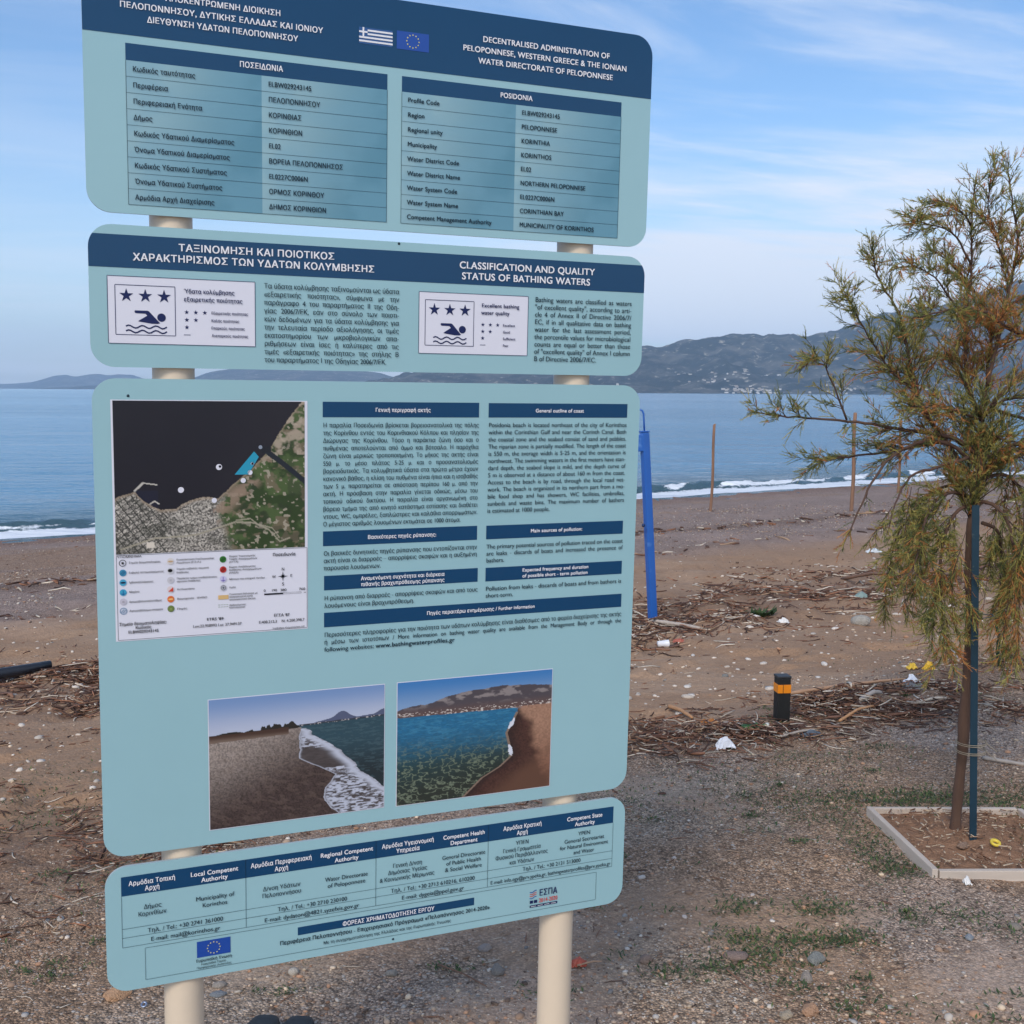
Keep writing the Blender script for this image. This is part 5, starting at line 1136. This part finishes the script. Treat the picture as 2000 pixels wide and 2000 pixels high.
# bottle
bo = empty('plastic_bottle', (1.20, 5.50, gz(1.2, 5.5) + .03), .35); tag(bo, 'crushed green plastic bottle in the debris left of the bollard foot', 'bottle')
V, Fq = lathe([(0, 0), (.022, .002), (.025, .02), (.021, .05), (.025, .08), (.020, .105), (.010, .125), (.010, .135)], 14); V = V[:, [2, 0, 1]] * np.array([1, 1, .75])
link('bottle_body', np_mesh('bottle_body', V - np.array([.06, 0, 0]), Fq, None, True), mat('green_plastic', lin(84, 122, 74), rough=.2), bo)
V, Fq = lathe([(0, .134), (.012, .134), (.012, .148), (0, .148)], 12); V = V[:, [2, 0, 1]]; link('bottle_cap', np_mesh('bottle_cap', V - np.array([.06, 0, 0]), Fq, None, True), mat('white_cap', lin(210, 214, 205), rough=.4), bo)
# white cup on its side
cu_ = empty('paper_cup', (1.19, 8.80, gz(1.19, 8.8) + .025), .2); tag(cu_, 'small white cup lying on its side near the foot of the blue shower', 'cup')
V, Fq = lathe([(0, 0), (.022, 0), (.030, .085), (.032, .088), (.029, .088), (.021, .004), (0, .004)], 16); V = V[:, [2, 0, 1]]; link('cup_wall', np_mesh('cup_wall', V - np.array([.04, 0, 0]), Fq, None, True), M_white, cu_)
# little ring of metal by the left post
V, Fq = lathe([(.004, 0), (.008, 0), (.009, .002), (.008, .004), (.004, .004), (.004, 0)], 16)
o = link('metal_washer', np_mesh('metal_washer', V, Fq, None, True), mat('washer_metal', lin(150, 160, 180), rough=.3, metal=.7)); o.location = (-.965, 2.86, gz(-.965, 2.86) + .006); o.rotation_euler = (.6, 0, 0); tag(o, 'small blue-white metal washer on the soil left of the left sign post', 'washer')

# tips of a pair of black shoes at the bottom edge
def shoe(x, label):
    e = empty('black_shoe', (x, 2.748, gz(x, 2.8))); tag(e, label, 'shoe', 'pair of black shoes')
    def loft(prof, nseg=18):
        V = []; Fq = []
        for k_, (yy, hw, zt, zb) in enumerate(prof):
            for i in range(nseg):
                a_ = 2 * math.pi * i / nseg; cx_, cz_ = math.cos(a_), math.sin(a_)
                V.append((hw * math.copysign(abs(cx_) ** .7, cx_), yy, (zt + zb) / 2 + (zt - zb) / 2 * math.copysign(abs(cz_) ** .8, cz_)))
        for k_ in range(len(prof) - 1):
            for i in range(nseg): Fq.append((k_ * nseg + i, k_ * nseg + (i + 1) % nseg, (k_ + 1) * nseg + (i + 1) % nseg, (k_ + 1) * nseg + i))
        return np.array(V), np.array(Fq)
    m_ = mat('black_shoe_leather', lin(8, 8, 9), rough=.6)
    V, Fq = loft([(.0, .004, .022, .014), (-.006, .020, .036, .012), (-.022, .033, .046, .012), (-.05, .041, .052, .012), (-.09, .044, .060, .012), (-.14, .040, .078, .012), (-.19, .036, .095, .012), (-.24, .035, .098, .012), (-.27, .028, .092, .012), (-.278, .004, .05, .03)])
    link('upper', np_mesh('upper', V, Fq, None, True), m_, e)
    V, Fq = loft([(.004, .004, .014, .0), (-.002, .026, .016, 0), (-.022, .037, .016, 0), (-.07, .046, .016, 0), (-.14, .040, .016, 0), (-.24, .038, .018, 0), (-.282, .02, .018, 0), (-.286, .004, .014, .002)])
    link('sole', np_mesh('sole', V, Fq, None, True), mat('black_rubber', lin(20, 20, 22), rough=.7), e)
shoe(-.612, 'left black shoe tip of the pair at the bottom edge'); shoe(-.525, 'right black shoe tip of the pair at the bottom edge')

# planter frame of boards round the tree
pl_ = empty('planter_frame', (1.65, 3.95, 0)); tag(pl_, 'weathered square frame of four boards round the foot of the young tree', 'planter')
M_board = mat('weathered_board', lin(196, 182, 168), rough=.8, var=.22, vscale=7, bump=.6, bscale=26, bdist=.004, stretch=(.2, .2, 1.5))
def board_between(a, b_, h, th, label=None, z0=-.03):
    a = Vector(a); b_ = Vector(b_); d = b_ - a; L_ = d.length; ang = math.atan2(d.y, d.x)
    bm = bmesh.new(); bm_box(bm, (0, 0, (h - .03) / 2), (L_, th, h + .03), bevel=.003)
    for v in bm.verts: v.co.z += .004 * math.sin(v.co.x * 9)
    o = link('board', bm_mesh('board', bm), M_board, pl_); o.location = (Vector(((a.x + b_.x) / 2, (a.y + b_.y) / 2, 0)) - pl_.location); o.rotation_euler = (0, 0, ang)
    if label: o['label'] = label
board_between((1.385, 4.215), (1.93, 4.205), .030, .020); board_between((1.372, 4.215), (1.410, 3.630), .034, .020)
board_between((1.425, 3.640), (1.96, 3.640), .032, .020); board_between((1.942, 4.205), (1.972, 3.652), .034, .020)
# reddish soil inside
xs_ = np.linspace(1.395, 1.95, 40); ys_ = np.linspace(3.655, 4.22, 40); X, Y = np.meshgrid(xs_, ys_)
cx_ = np.hypot(X - 1.64, Y - 4.0); Z = .008 + .03 * np.exp(-(cx_ / .14) ** 2) + (fbm(X * 18, Y * 18, 131, 4) - .5) * .022
Z = np.maximum(Z, ground_z(X, Y) + .006)
ii = np.arange(1600).reshape(40, 40); f = np.stack([ii[:-1, :-1], ii[:-1, 1:], ii[1:, 1:], ii[1:, :-1]], -1).reshape(-1, 4)
so = link('planter_soil', np_mesh('planter_soil', np.stack([X.ravel(), Y.ravel(), Z.ravel()], 1), f, None, True), mat('red_soil', lin(150, 116, 92), rough=.95, var=.3, vscale=30, bump=.8, bscale=120, bdist=.01, spec=.1))
tag(so, kind='structure', label='reddish soil inside the board frame')
V = []; 
N = 560; x = RNG.uniform(1.41, 1.93, N); y = RNG.uniform(3.67, 4.2, N); a = RNG.uniform(0, 6.28, N); L = RNG.uniform(.006, .06, N) * RNG.uniform(.1, 1, N) ** 1.5; t = np.linspace(-.5, .5, 4)
X = x[:, None] + t[None] * L[:, None] * np.cos(a)[:, None]; Y = y[:, None] + t[None] * L[:, None] * np.sin(a)[:, None]
P_ = np.stack([X, Y, np.repeat((.022 + .03 * np.exp(-(np.hypot(x - 1.64, y - 4) / .14) ** 2))[:, None], 4, 1) + RNG.uniform(0, .012, (N, 1))], -1)
V, Fq, own = tubes(P_, np.repeat(RNG.uniform(.0012, .0035, N)[:, None], 4, 1), 3)
c = np.array([lin(170, 140, 116), lin(120, 88, 68), lin(196, 176, 152)])[RNG.integers(0, 3, N)]
tag(link('wood_chips', np_mesh('wood_chips', V, Fq, c[own], True), M_lit), 'wood chips and twigs on the soil inside the board frame', 'wood chips', kind='stuff')
V, Fq = lathe([(.010, 0), (.017, 0), (.019, .006), (.017, .011), (.010, .009), (.008, .003), (.010, 0)], 18); yc = link('yellow_ring', np_mesh('yellow_ring', V, Fq, None, True), mat('yellow_plastic', lin(222, 196, 70), rough=.4)); yc.location = (1.70, 3.85, .034); yc.rotation_euler = (.3, .1, 0); tag(yc, 'small yellow plastic ring on the soil beside the green stake', 'ring')
stone(1.585, 3.845, .055, .035, .022, (148, 122, 104), 'a', 1, 'brown stone on the soil at the foot of the green stake', rz=.3).location.z = .03

# weeds: low green ground cover in patches
def weeds(n_, centers, name, label, hgt=.02):
    xs, ys, hh2 = [], [], []
    for (cx0, cy0, rx, ry, k_) in centers:
        xs.append(RNG.normal(cx0, rx, k_)); ys.append(RNG.normal(cy0, ry, k_)); hh2.append(np.full(k_, hgt))
    x = np.concatenate(xs); y = np.concatenate(ys); N = len(x)
    a = RNG.uniform(0, 6.28, N); lean = RNG.uniform(.7, 1.55, N); L = RNG.uniform(.4, 1.3, N) * hgt; w_ = L * RNG.uniform(.16, .4, N)
    bx = np.stack([x, y, ground_z(x, y) + RNG.uniform(0, .006, N)], 1)
    dr = np.stack([np.cos(a) * np.sin(lean), np.sin(a) * np.sin(lean), np.cos(lean)], 1); sd = np.stack([-np.sin(a), np.cos(a), np.zeros(N)], 1)
    p0 = bx; p1 = bx + dr * (L * .5)[:, None] + sd * w_[:, None] * .5; p2 = bx + dr * L[:, None]; p3 = bx + dr * (L * .5)[:, None] - sd * w_[:, None] * .5
    V = np.stack([p0, p1, p2, p3], 1).reshape(-1, 3); Fq = np.arange(N * 4).reshape(N, 4)
    pal = np.array([lin(84, 104, 62), lin(70, 92, 56), lin(104, 118, 70), lin(62, 80, 52)]); c = np.repeat(pal[RNG.integers(0, 4, N)] * RNG.uniform(.7, 1.15, (N, 1)), 4, 0)
    tag(link(name, np_mesh(name, V, Fq, c, False), M_weed), label, 'weeds', kind='stuff')
M_weed = mat('weed_leaf', attr=True, rough=.6, spec=.3, translucent=.25)
cl = []
for (x, y, rx, ry, k_) in [(1.50, 4.42, .22, .07, 1500), (1.80, 4.40, .2, .07, 1200), (1.15, 4.3, .15, .12, 700), (2.1, 4.35, .15, .12, 900), (1.28, 3.95, .07, .15, 600), (1.30, 3.72, .06, .06, 500), (.72, 3.42, .05, .04, 260), (.98, 3.40, .06, .04, 320), (1.0, 3.22, .05, .03, 300), (.69, 3.20, .06, .035, 340), (.86, 3.20, .05, .03, 320), (.60, 3.02, .05, .03, 260), (.80, 3.05, .06, .03, 160), (.70, 3.10, .04, .03, 220), (1.33, 3.36, .12, .06, 380), (1.56, 3.26, .08, .05, 240), (.45, 3.0, .05, .03, 120), (1.90, 3.80, .03, .06, 300), (1.86, 3.98, .04, .05, 300), (1.45, 3.72, .03, .03, 160), (1.80, 3.72, .04, .03, 200), (1.48, 3.86, .02, .02, 80), (.9, 2.85, .1, .05, 140), (1.25, 2.8, .08, .04, 120), (1.0, 4.7, .3, .15, 500), (1.45, 5.05, .25, .12, 500), (.6, 4.5, .25, .12, 350), (1.38, 5.75, .10, .05, 200), (3.3, 7.4, .5, .35, 1200), (2.6, 6.2, .3, .3, 500), (-1.95, 4.6, .25, .25, 900), (-2.1, 5.2, .3, .3, 700), (-1.3, 3.7, .12, .12, 400), (.35, 4.4, .2, .2, 200)]:
    cl.append((x, y, rx, ry, k_))
for _ in range(90):
    d = math.exp(rr.uniform(math.log(2.6), math.log(7))); x = rr.uniform(-.5, .6) * d
    if d - .7 * x < 5: cl.append((x, d, rr.uniform(.01, .05), rr.uniform(.01, .03), rr.randint(15, 90)))
weeds(0, cl, 'ground_weeds', 'low green weeds creeping over the gravel', .017)
weeds(0, [(2.279, 10.35, .05, .03, 160)], 'weed_tuft', 'dark green tuft of weed on the sand behind the bollard', .10)

# ================================================================== young tamarisk tree
TB = Vector((1.624, 4.014, 0.0))
LIMBS = {
'trunk':[(-0.006,-0.014,0.002),(-0.004,-0.014,0.078),(-0.001,-0.014,0.166),(0.005,-0.014,0.276),(0.01,-0.014,0.355),(0.005,-0.014,0.433),(0.01,-0.014,0.511),(0.013,-0.014,0.667),(0.012,-0.014,0.821),(-0.004,-0.014,0.993),(-0.003,-0.014,1.15),(0.007,-0.014,1.279),(0.022,-0.014,1.397),(0.028,-0.014,1.414),(0.024,-0.014,1.498)],
'a':[(0.015,-0.014,1.386),(-0.055,-0.031,1.437),(-0.14,-0.047,1.462),(-0.251,-0.064,1.473),(-0.34,-0.081,1.489),(-0.433,-0.097,1.503),(-0.536,-0.114,1.512),(-0.628,-0.131,1.518),(-0.739,-0.147,1.523),(-0.808,-0.164,1.538)],
'b':[(-0.139,-0.044,1.462),(-0.207,-0.068,1.541),(-0.253,-0.093,1.65),(-0.293,-0.117,1.767),(-0.327,-0.141,1.871),(-0.386,-0.165,1.942),(-0.43,-0.19,1.992),(-0.449,-0.214,2.071)],
'c':[(-0.487,-0.114,1.511),(-0.521,-0.127,1.594),(-0.565,-0.139,1.674),(-0.592,-0.152,1.743),(-0.627,-0.164,1.716)],
'd':[(-0.252,-0.094,1.623),(-0.33,-0.128,1.66),(-0.403,-0.162,1.738),(-0.454,-0.196,1.804),(-0.514,-0.23,1.885),(-0.552,-0.264,1.933)],
'e':[(0.015,-0.014,1.509),(-0.014,0.006,1.586),(-0.03,0.026,1.675),(-0.034,0.046,1.858),(-0.011,0.066,1.998),(-0.012,0.086,2.193),(0.002,0.106,2.35)],
'f':[(0.02,-0.014,1.52),(0.043,0.019,1.664),(0.07,0.053,1.843),(0.022,0.086,1.95),(-0.036,0.119,2.036),(-0.089,0.153,2.096),(-0.118,0.186,2.122)],
'g':[(0.025,-0.014,1.525),(0.073,0.003,1.586),(0.133,0.019,1.648),(0.184,0.036,1.682),(0.281,0.053,1.777),(0.366,0.069,1.918),(0.422,0.086,2.058)],
'h':[(0.299,0.086,1.751),(0.165,0.019,1.803),(0.062,-0.047,1.832),(-0.012,-0.114,1.875),(-0.125,-0.181,1.891),(-0.238,-0.247,1.865),(-0.354,-0.314,1.839)],
'i':[(0.04,-0.014,1.553),(0.073,-0.064,1.587),(0.116,-0.114,1.593),(0.191,-0.164,1.578),(0.271,-0.214,1.599)],
'j':[(0.031,-0.014,1.636),(0.069,-0.004,1.829),(0.104,0.006,1.993),(0.128,0.016,2.13),(0.105,0.026,2.25),(0.082,0.036,2.397)],
'k':[(0.015,-0.014,1.509),(-0.073,-0.064,1.542),(-0.191,-0.114,1.557),(-0.263,-0.164,1.553),(-0.334,-0.214,1.575)],
'l':[(-0.007,-0.014,1.366),(-0.098,-0.057,1.429),(-0.21,-0.1,1.445),(-0.308,-0.143,1.412),(-0.375,-0.185,1.369),(-0.43,-0.228,1.299),(-0.478,-0.271,1.215),(-0.54,-0.314,1.109)],
'm':[(-0.043,-0.064,1.384),(-0.182,-0.104,1.345),(-0.271,-0.144,1.328),(-0.321,-0.184,1.266),(-0.36,-0.224,1.171),(-0.377,-0.264,1.137)],
'n':[(-0.101,-0.034,1.442),(-0.195,0.01,1.417),(-0.292,0.054,1.392),(-0.392,0.098,1.377),(-0.506,0.142,1.354),(-0.524,0.186,1.36)],
'o':[(-0.011,-0.014,1.243),(-0.116,-0.07,1.267),(-0.194,-0.126,1.212),(-0.24,-0.182,1.118),(-0.276,-0.238,1.026),(-0.322,-0.294,0.986)],
'p':[(-0.01,-0.014,1.212),(-0.081,-0.054,1.195),(-0.128,-0.094,1.107),(-0.147,-0.134,0.986),(-0.15,-0.174,0.841),(-0.153,-0.214,0.723)],
'q':[(0.01,-0.014,1.227),(0.055,-0.054,1.226),(0.091,-0.094,1.18),(0.105,-0.134,1.063),(0.11,-0.174,0.918),(0.097,-0.214,0.725)],
'r':[(0.027,-0.014,1.305),(0.124,0.023,1.328),(0.222,0.061,1.248),(0.301,0.098,1.085),(0.346,0.136,0.864)],
's':[(0.007,-0.014,1.279),(-0.059,0.016,1.291),(-0.149,0.046,1.236),(-0.222,0.076,1.117),(-0.24,0.106,1.016),(-0.238,0.136,0.942)],
't':[(0.046,-0.014,1.553),(0.136,0.011,1.525),(0.261,0.036,1.498),(0.419,0.061,1.413),(0.523,0.086,1.326)],
'u':[(-0.002,0.036,1.586),(-0.042,0.111,1.721),(-0.061,0.186,1.752),(-0.119,0.261,1.707),(-0.212,0.336,1.679)],
'v':[(0.128,0.006,2.047),(0.195,0.033,2.16),(0.229,0.059,2.272),(0.253,0.086,2.359)],
'w':[(0.104,0.006,1.993),(0.031,-0.034,2.118),(-0.024,-0.074,2.223),(-0.035,-0.114,2.336)],
'x':[(-0.046,0.016,1.856),(-0.119,-0.022,1.935),(-0.191,-0.059,2.006),(-0.271,-0.096,2.034),(-0.336,-0.134,2.019)],
'y':[(-0.025,0.036,2.05),(-0.105,-0.002,2.153),(-0.181,-0.039,2.174),(-0.259,-0.077,2.174),(-0.294,-0.114,2.184)],
'z':[(-0.032,0.036,2.186),(-0.074,0.019,2.237),(-0.131,0.003,2.261),(-0.192,-0.014,2.263)],
'aa':[(0.063,0.036,1.842),(0.131,0.098,1.918),(0.225,0.161,1.952),(0.345,0.223,2.072),(0.425,0.286,2.224)],
'ab':[(0.06,0.036,1.144),(0.135,0.073,1.119),(0.174,0.111,0.975),(0.206,0.148,0.779),(0.22,0.186,0.604)],
'ac':[(0.028,-0.014,1.47),(0.066,-0.097,1.446),(0.091,-0.181,1.396),(0.105,-0.264,1.322)],
'ad':[(-0.257,-0.014,1.744),(-0.197,0.053,1.802),(-0.131,0.119,1.862),(-0.109,0.186,1.924)],
}
tree = empty('tamarisk_tree', TB); tag(tree, 'young feathery tamarisk tree with green and rusty foliage in the board frame', 'tree')
M_bark = mat('reddish_bark', lin(88, 66, 54), rough=.9, var=.35, vscale=12, bump=.8, bscale=40, bdist=.006, stretch=(1, 1, .35), spots=(6, .60, lin(82, 60, 54)))
M_twig = mat('twig_bark', lin(84, 66, 54), rough=.85, var=.25, vscale=20)
M_leaf = mat('tamarisk_foliage', attr=True, rough=.65, spec=.3, translucent=.42)
def resample(pts, step):
    P_ = np.array(pts, float); seg = np.linalg.norm(np.diff(P_, axis=0), axis=1); s_ = np.concatenate([[0], np.cumsum(seg)])
    n_ = max(3, int(s_[-1] / step) + 1); t = np.linspace(0, s_[-1], n_)
    Q = np.stack([np.interp(t, s_, P_[:, i]) for i in range(3)], 1)
    for _ in range(2): Q[1:-1] = (Q[:-2] + 2 * Q[1:-1] + Q[2:]) / 4
    return Q, s_[-1]
trunk = np.array(LIMBS['trunk']); Q, L_ = resample(trunk, .04)
Q = np.vstack([[Q[0][0], Q[0][1], -.05], Q])
t = np.linspace(0, 1, len(Q)); rad = .0185 - .007 * t ** 2 + .009 * np.exp(-(t / .04) ** 2) + .005 * np.exp(-((t - .30) / .035) ** 2) + .0012 * np.sin(t * 60)
V, Fq, _ = tubes(Q[None], rad[None], 14)
link('trunk', np_mesh('trunk', V, Fq, None, True), M_bark, tree)
limb_paths = {}
for k, pts in LIMBS.items():
    if k == 'trunk': continue
    Q, L_ = resample(pts, .03)
    Q = Q + np.stack([RNG.normal(0, .0015, len(Q)) for _ in range(3)], 1)
    t = np.linspace(0, 1, len(Q)); r0 = .0026 + .0046 * min(1, L_ / .8)
    if k in 'cdzyxv' or k in ('aa', 'ad', 'w'): r0 *= .7
    rad = r0 * (1 - .85 * t) + .0009
    V, Fq, _ = tubes(Q[None], rad[None], 8)
    link('limb', np_mesh('limb', V, Fq, None, True), M_bark if r0 > .005 else M_twig, tree)
    limb_paths[k] = (Q, L_)
# extra limbs on the far side and beyond the frame so the crown is whole
extra = {}
top = np.array(LIMBS['trunk'][-1]); 
for i, (az, el, L_) in enumerate([(60, 35, .6), (110, 40, .6), (20, 30, .7), (0, 15, .8), (-25, 25, .6), (75, 10, .5)]):
    d = np.array([math.cos(R(az)) * math.cos(R(el)), math.sin(R(az)) * math.cos(R(el)), math.sin(R(el))])
    st_ = top + np.array([0, 0, -.25 + .03 * i]); st_[0] -= .01
    Q = np.array([st_ + d * L_ * s_ + np.array([0, 0, .06 * s_ - .10 * s_ * s_ * (i % 3)]) for s_ in np.linspace(0, 1, 20)])
    V, Fq, _ = tubes(Q[None], (.007 * (1 - .85 * np.linspace(0, 1, 20)) + .0009)[None], 7)
    link('limb', np_mesh('limb', V, Fq, None, True), M_twig, tree); extra['x%d' % i] = (Q, L_)
# twigs, feathery sprigs and needles
tw, tr_ = [], []; sprig = []
rng2 = np.random.default_rng(77)
def add_twigs(Q, L_, start, dens, droop, length, bushy, outward=True):
    n_ = max(1, int(L_ * (1 - start) / dens))
    for _ in range(n_):
        u = start + (1 - start) * rng2.random(); i = min(len(Q) - 2, int(u * (len(Q) - 1))); p = Q[i] + (Q[i + 1] - Q[i]) * rng2.random()
        d0 = Q[i + 1] - Q[i]; d0 /= np.linalg.norm(d0) + 1e-9
        rnd = rng2.normal(0, 1, 3); rnd -= rnd.dot(d0) * d0; rnd /= np.linalg.norm(rnd) + 1e-9
        a = rng2.uniform(.35, 1.0); d = d0 * math.cos(a) + rnd * math.sin(a); d[2] += .12 - droop * .5; d /= np.linalg.norm(d)
        Lt = length * rng2.uniform(.45, 1.25) * (1.1 - .5 * u); s_ = np.linspace(0, 1, 6)
        path = p + d[None] * (Lt * s_)[:, None] + np.stack([rng2.normal(0, .006, 6) * s_, rng2.normal(0, .006, 6) * s_, -droop * Lt * s_ ** 2 * .6 + rng2.normal(0, .004, 6) * s_], 1)
        tw.append(path); tr_.append(.0016 * (1 - .6 * s_) * (.7 + Lt * 3))
        m_ = max(3, int(Lt * bushy))
        for j in range(m_):
            v_ = rng2.uniform(.12, 1.0); q = path[0] + 0; k_ = v_ * 5; i2 = min(4, int(k_)); q = path[i2] + (path[i2 + 1] - path[i2]) * (k_ - i2)
            rd = rng2.normal(0, 1, 3); rd -= rd.dot(d) * d; rd /= np.linalg.norm(rd) + 1e-9; a2 = rng2.uniform(.25, .9)
            dd = d * math.cos(a2) + rd * math.sin(a2); dd[2] += -.25 * droop + .08; dd /= np.linalg.norm(dd)
            sprig.append((*q, *dd, rng2.uniform(.018, .058)))
for k, (Q, L_) in limb_paths.items():
    droopy = k in ('l', 'm', 'o', 'p', 'q', 'r', 's', 'ab')
    dens, bushy, length = (.011, 150, .17) if droopy else (.0112, 112, .13)
    if k in ('l', 'm'): dens, bushy, length = .05, 70, .07
    if k == 'a': dens, bushy, length = .022, 105, .13
    if k in ('s', 'o', 'q', 'ab'): dens = .016
    add_twigs(Q, L_, .10 if droopy else .16, dens, (.45 if droopy else .15), length, bushy)
    e_ = Q[-1]; d0 = Q[-1] - Q[-3]; d0 /= np.linalg.norm(d0)
    for _ in range(10): dd = d0 + rng2.normal(0, .35, 3); dd /= np.linalg.norm(dd); sprig.append((*(Q[-1 - rng2.integers(0, 4)]), *dd, rng2.uniform(.03, .06)))
tq, tl_ = resample([p for p in LIMBS['trunk'] if p[2] > 1.1], .03)
for rep in range(2): add_twigs(tq, tl_, 0, .008, .1, .28, 110)
for k in 'bdefkia': add_twigs(limb_paths[k][0][:len(limb_paths[k][0]) // 2], limb_paths[k][1] * .5, 0, .015, .05, .15, 80)
for k, (Q, L_) in extra.items(): add_twigs(Q, L_, .15, .022, .35, .13, 90)
# hanging fringe below the crown
for _ in range(34):
    x = rng2.uniform(-.28, .45); z_ = rng2.uniform(1.0, 1.35); y = rng2.uniform(-.28, .3)
    if abs(x) < .03: continue
    Lh = rng2.uniform(.15, .42) * (1 - .5 * abs(x - .1)); s_ = np.linspace(0, 1, 14)
    Q = np.stack([x + .05 * s_ * rng2.normal(), y + .05 * s_ * rng2.normal(), z_ - Lh * s_], 1) if False else np.stack([x + rng2.normal(0, .03) * s_, y + rng2.normal(0, .03) * s_, z_ - Lh * s_], 1)
    tw.append(Q[[0, 3, 6, 9, 11, 13]]); tr_.append(.0016 * (1 - .5 * np.linspace(0, 1, 6)))
    add_twigs(Q, Lh, .1, .02, .6, .07, 150)
T_ = np.array(tw); V, Fq, _ = tubes(T_, np.array(tr_), 3)
tag(link('twigs', np_mesh('twigs', V, Fq, None, True), M_twig, tree), kind='stuff')
SP = np.array(sprig); N = len(SP); P0 = SP[:, :3]; D = SP[:, 3:6]; LN = SP[:, 6]
s_ = np.linspace(0, 1, 4); curl = RNG.normal(0, .25, (N, 3)); 
path = P0[:, None, :] + D[:, None, :] * (LN[:, None] * s_[None])[:, :, None] + curl[:, None, :] * (LN[:, None] * s_[None] ** 2)[:, :, None] * .4
x_, z_ = P0[:, 0], P0[:, 2]
rust = .14 + .80 * np.exp(-(((x_ - .10) / .26) ** 2 + ((z_ - 1.80) / .25) ** 2)) + .55 * np.exp(-(((x_ - .45) / .25) ** 2 + ((z_ - 1.35) / .35) ** 2)) + .35 * np.exp(-(((x_ + .10) / .12) ** 2 + ((z_ - 1.36) / .16) ** 2))
blot = fbm(x_ * 7 + 3, z_ * 7 + P0[:, 1] * 5, 141, 3)
isr = RNG.random(N) < np.clip(rust + (blot - .5) * 1.4, .03, .9)
gp = np.array([lin(164, 158, 90), lin(138, 140, 84), lin(184, 170, 98), lin(104, 116, 74)]); rp = np.array([lin(196, 132, 80), lin(172, 118, 72), lin(204, 150, 94), lin(172, 136, 84)])
colr = np.where(isr[:, None], rp[RNG.integers(0, 4, N)], gp[RNG.integers(0, 4, N)]) * RNG.uniform(.85, 1.4, (N, 1))
V, Fq, own = tubes(path, np.repeat(np.array([[.0011, .0011, .0009, .0005]]), N, 0), 3)
nd = 13
tn = RNG.uniform(.05, 1.0, (N, nd)); base_ = P0[:, None, :] + D[:, None, :] * (LN[:, None] * tn)[:, :, None] + curl[:, None, :] * (LN[:, None] * tn ** 2)[:, :, None] * .4
rd = RNG.normal(0, 1, (N, nd, 3)); rd -= (rd * D[:, None, :]).sum(-1, keepdims=True) * D[:, None, :]; rd /= np.linalg.norm(rd, axis=-1, keepdims=True)
dn = D[:, None, :] * .75 + rd * .66; dn /= np.linalg.norm(dn, axis=-1, keepdims=True)
ln_ = RNG.uniform(.007, .017, (N, nd, 1)); sd = np.cross(dn, rd); sd /= np.linalg.norm(sd, axis=-1, keepdims=True) + 1e-9
wd = .00095
tri = np.stack([base_ - sd * wd, base_ + sd * wd, base_ + dn * ln_], 2).reshape(-1, 3)
tf = np.arange(len(tri)).reshape(-1, 3) + len(V)
allv = np.concatenate([V, tri]); allc = np.concatenate([colr[own], np.repeat(colr, nd * 3, 0)])
tag(link('crown', np_mesh('crown', allv, Fq + [tf], allc, False), M_leaf, tree), kind='stuff')
print('SPRIGS', N, 'twigs', len(tw))

# green-blue steel stake holding the tree, tied with cord
stk = empty('tree_stake', (1.644, 3.90, gz(1.644, 3.90))); tag(stk, 'dark blue-green steel angle stake standing beside the tree trunk', 'stake')
h_ = 1.22; a0 = np.array([0, 0, -.1]); top_ = np.array([-.014 + .022, -.02, h_])
bm = bmesh.new()
for w_, th_, ox_, oy_ in ((.025, .004, 0, 0), (.004, .024, .0105, .0140)):
    vs = bm_box(bm, (ox_, oy_, h_ / 2 - .04), (w_, th_, h_ + .08))
for v in bm.verts: v.co.x -= (v.co.z / h_) * .050
link('angle_bar', bm_mesh('angle_bar', bm), mat('blue_green_paint', lin(18, 50, 66), rough=.45, var=.18, vscale=14, spots=(30, .66, lin(70, 84, 84))), stk)
def tie(z_, ncoil, label):
    Pt = []
    tx = np.interp(z_, trunk[:, 2], trunk[:, 0]) + TB.x - 1.644; ty = TB.y - 3.90
    cx_, cy_ = (tx + .008) / 2, ty / 2; rx_ = abs(tx - .008) / 2 + .034; ry_ = ty / 2 + .024
    for i in range(24 * ncoil + 1):
        a_ = i / 24 * 2 * math.pi; Pt.append((cx_ + rx_ * math.cos(a_), cy_ + ry_ * math.sin(a_), z_ + .006 * (i / 24) + .010 * math.cos(a_ + 1)))
    Pt += [(cx_ + rx_ * 1.2, cy_ - .03, z_ + .002), (cx_ + rx_ * 1.7, cy_ - .05, z_ - .014)]
    V, Fq, _ = tubes(np.array([Pt]), np.full((1, len(Pt)), .0014), 5)
    o = link('tie', np_mesh('tie', V, Fq, None, True), mat('pale_cord', lin(150, 138, 118), rough=.8) if ncoil > 1 else mat('dark_strap', lin(50, 66, 78), rough=.5), stk); o['label'] = label
tie(.33, 2, 'pale cord tie near the bottom'); tie(.82, 1, 'dark strap tie half way up'); tie(.36, 2, 'upper pale cord tie near the bottom')
V, Fq, _ = tubes(np.array([[(.035, -.01, .80), (.05, -.012, .76), (.046, -.01, .71), (.056, -.012, .66)]]), np.full((1, 4), .007), 5)
link('strap_end', np_mesh('strap_end', V, Fq, None, True), mat('dark_green_cloth', lin(44, 74, 60), rough=.8), stk)
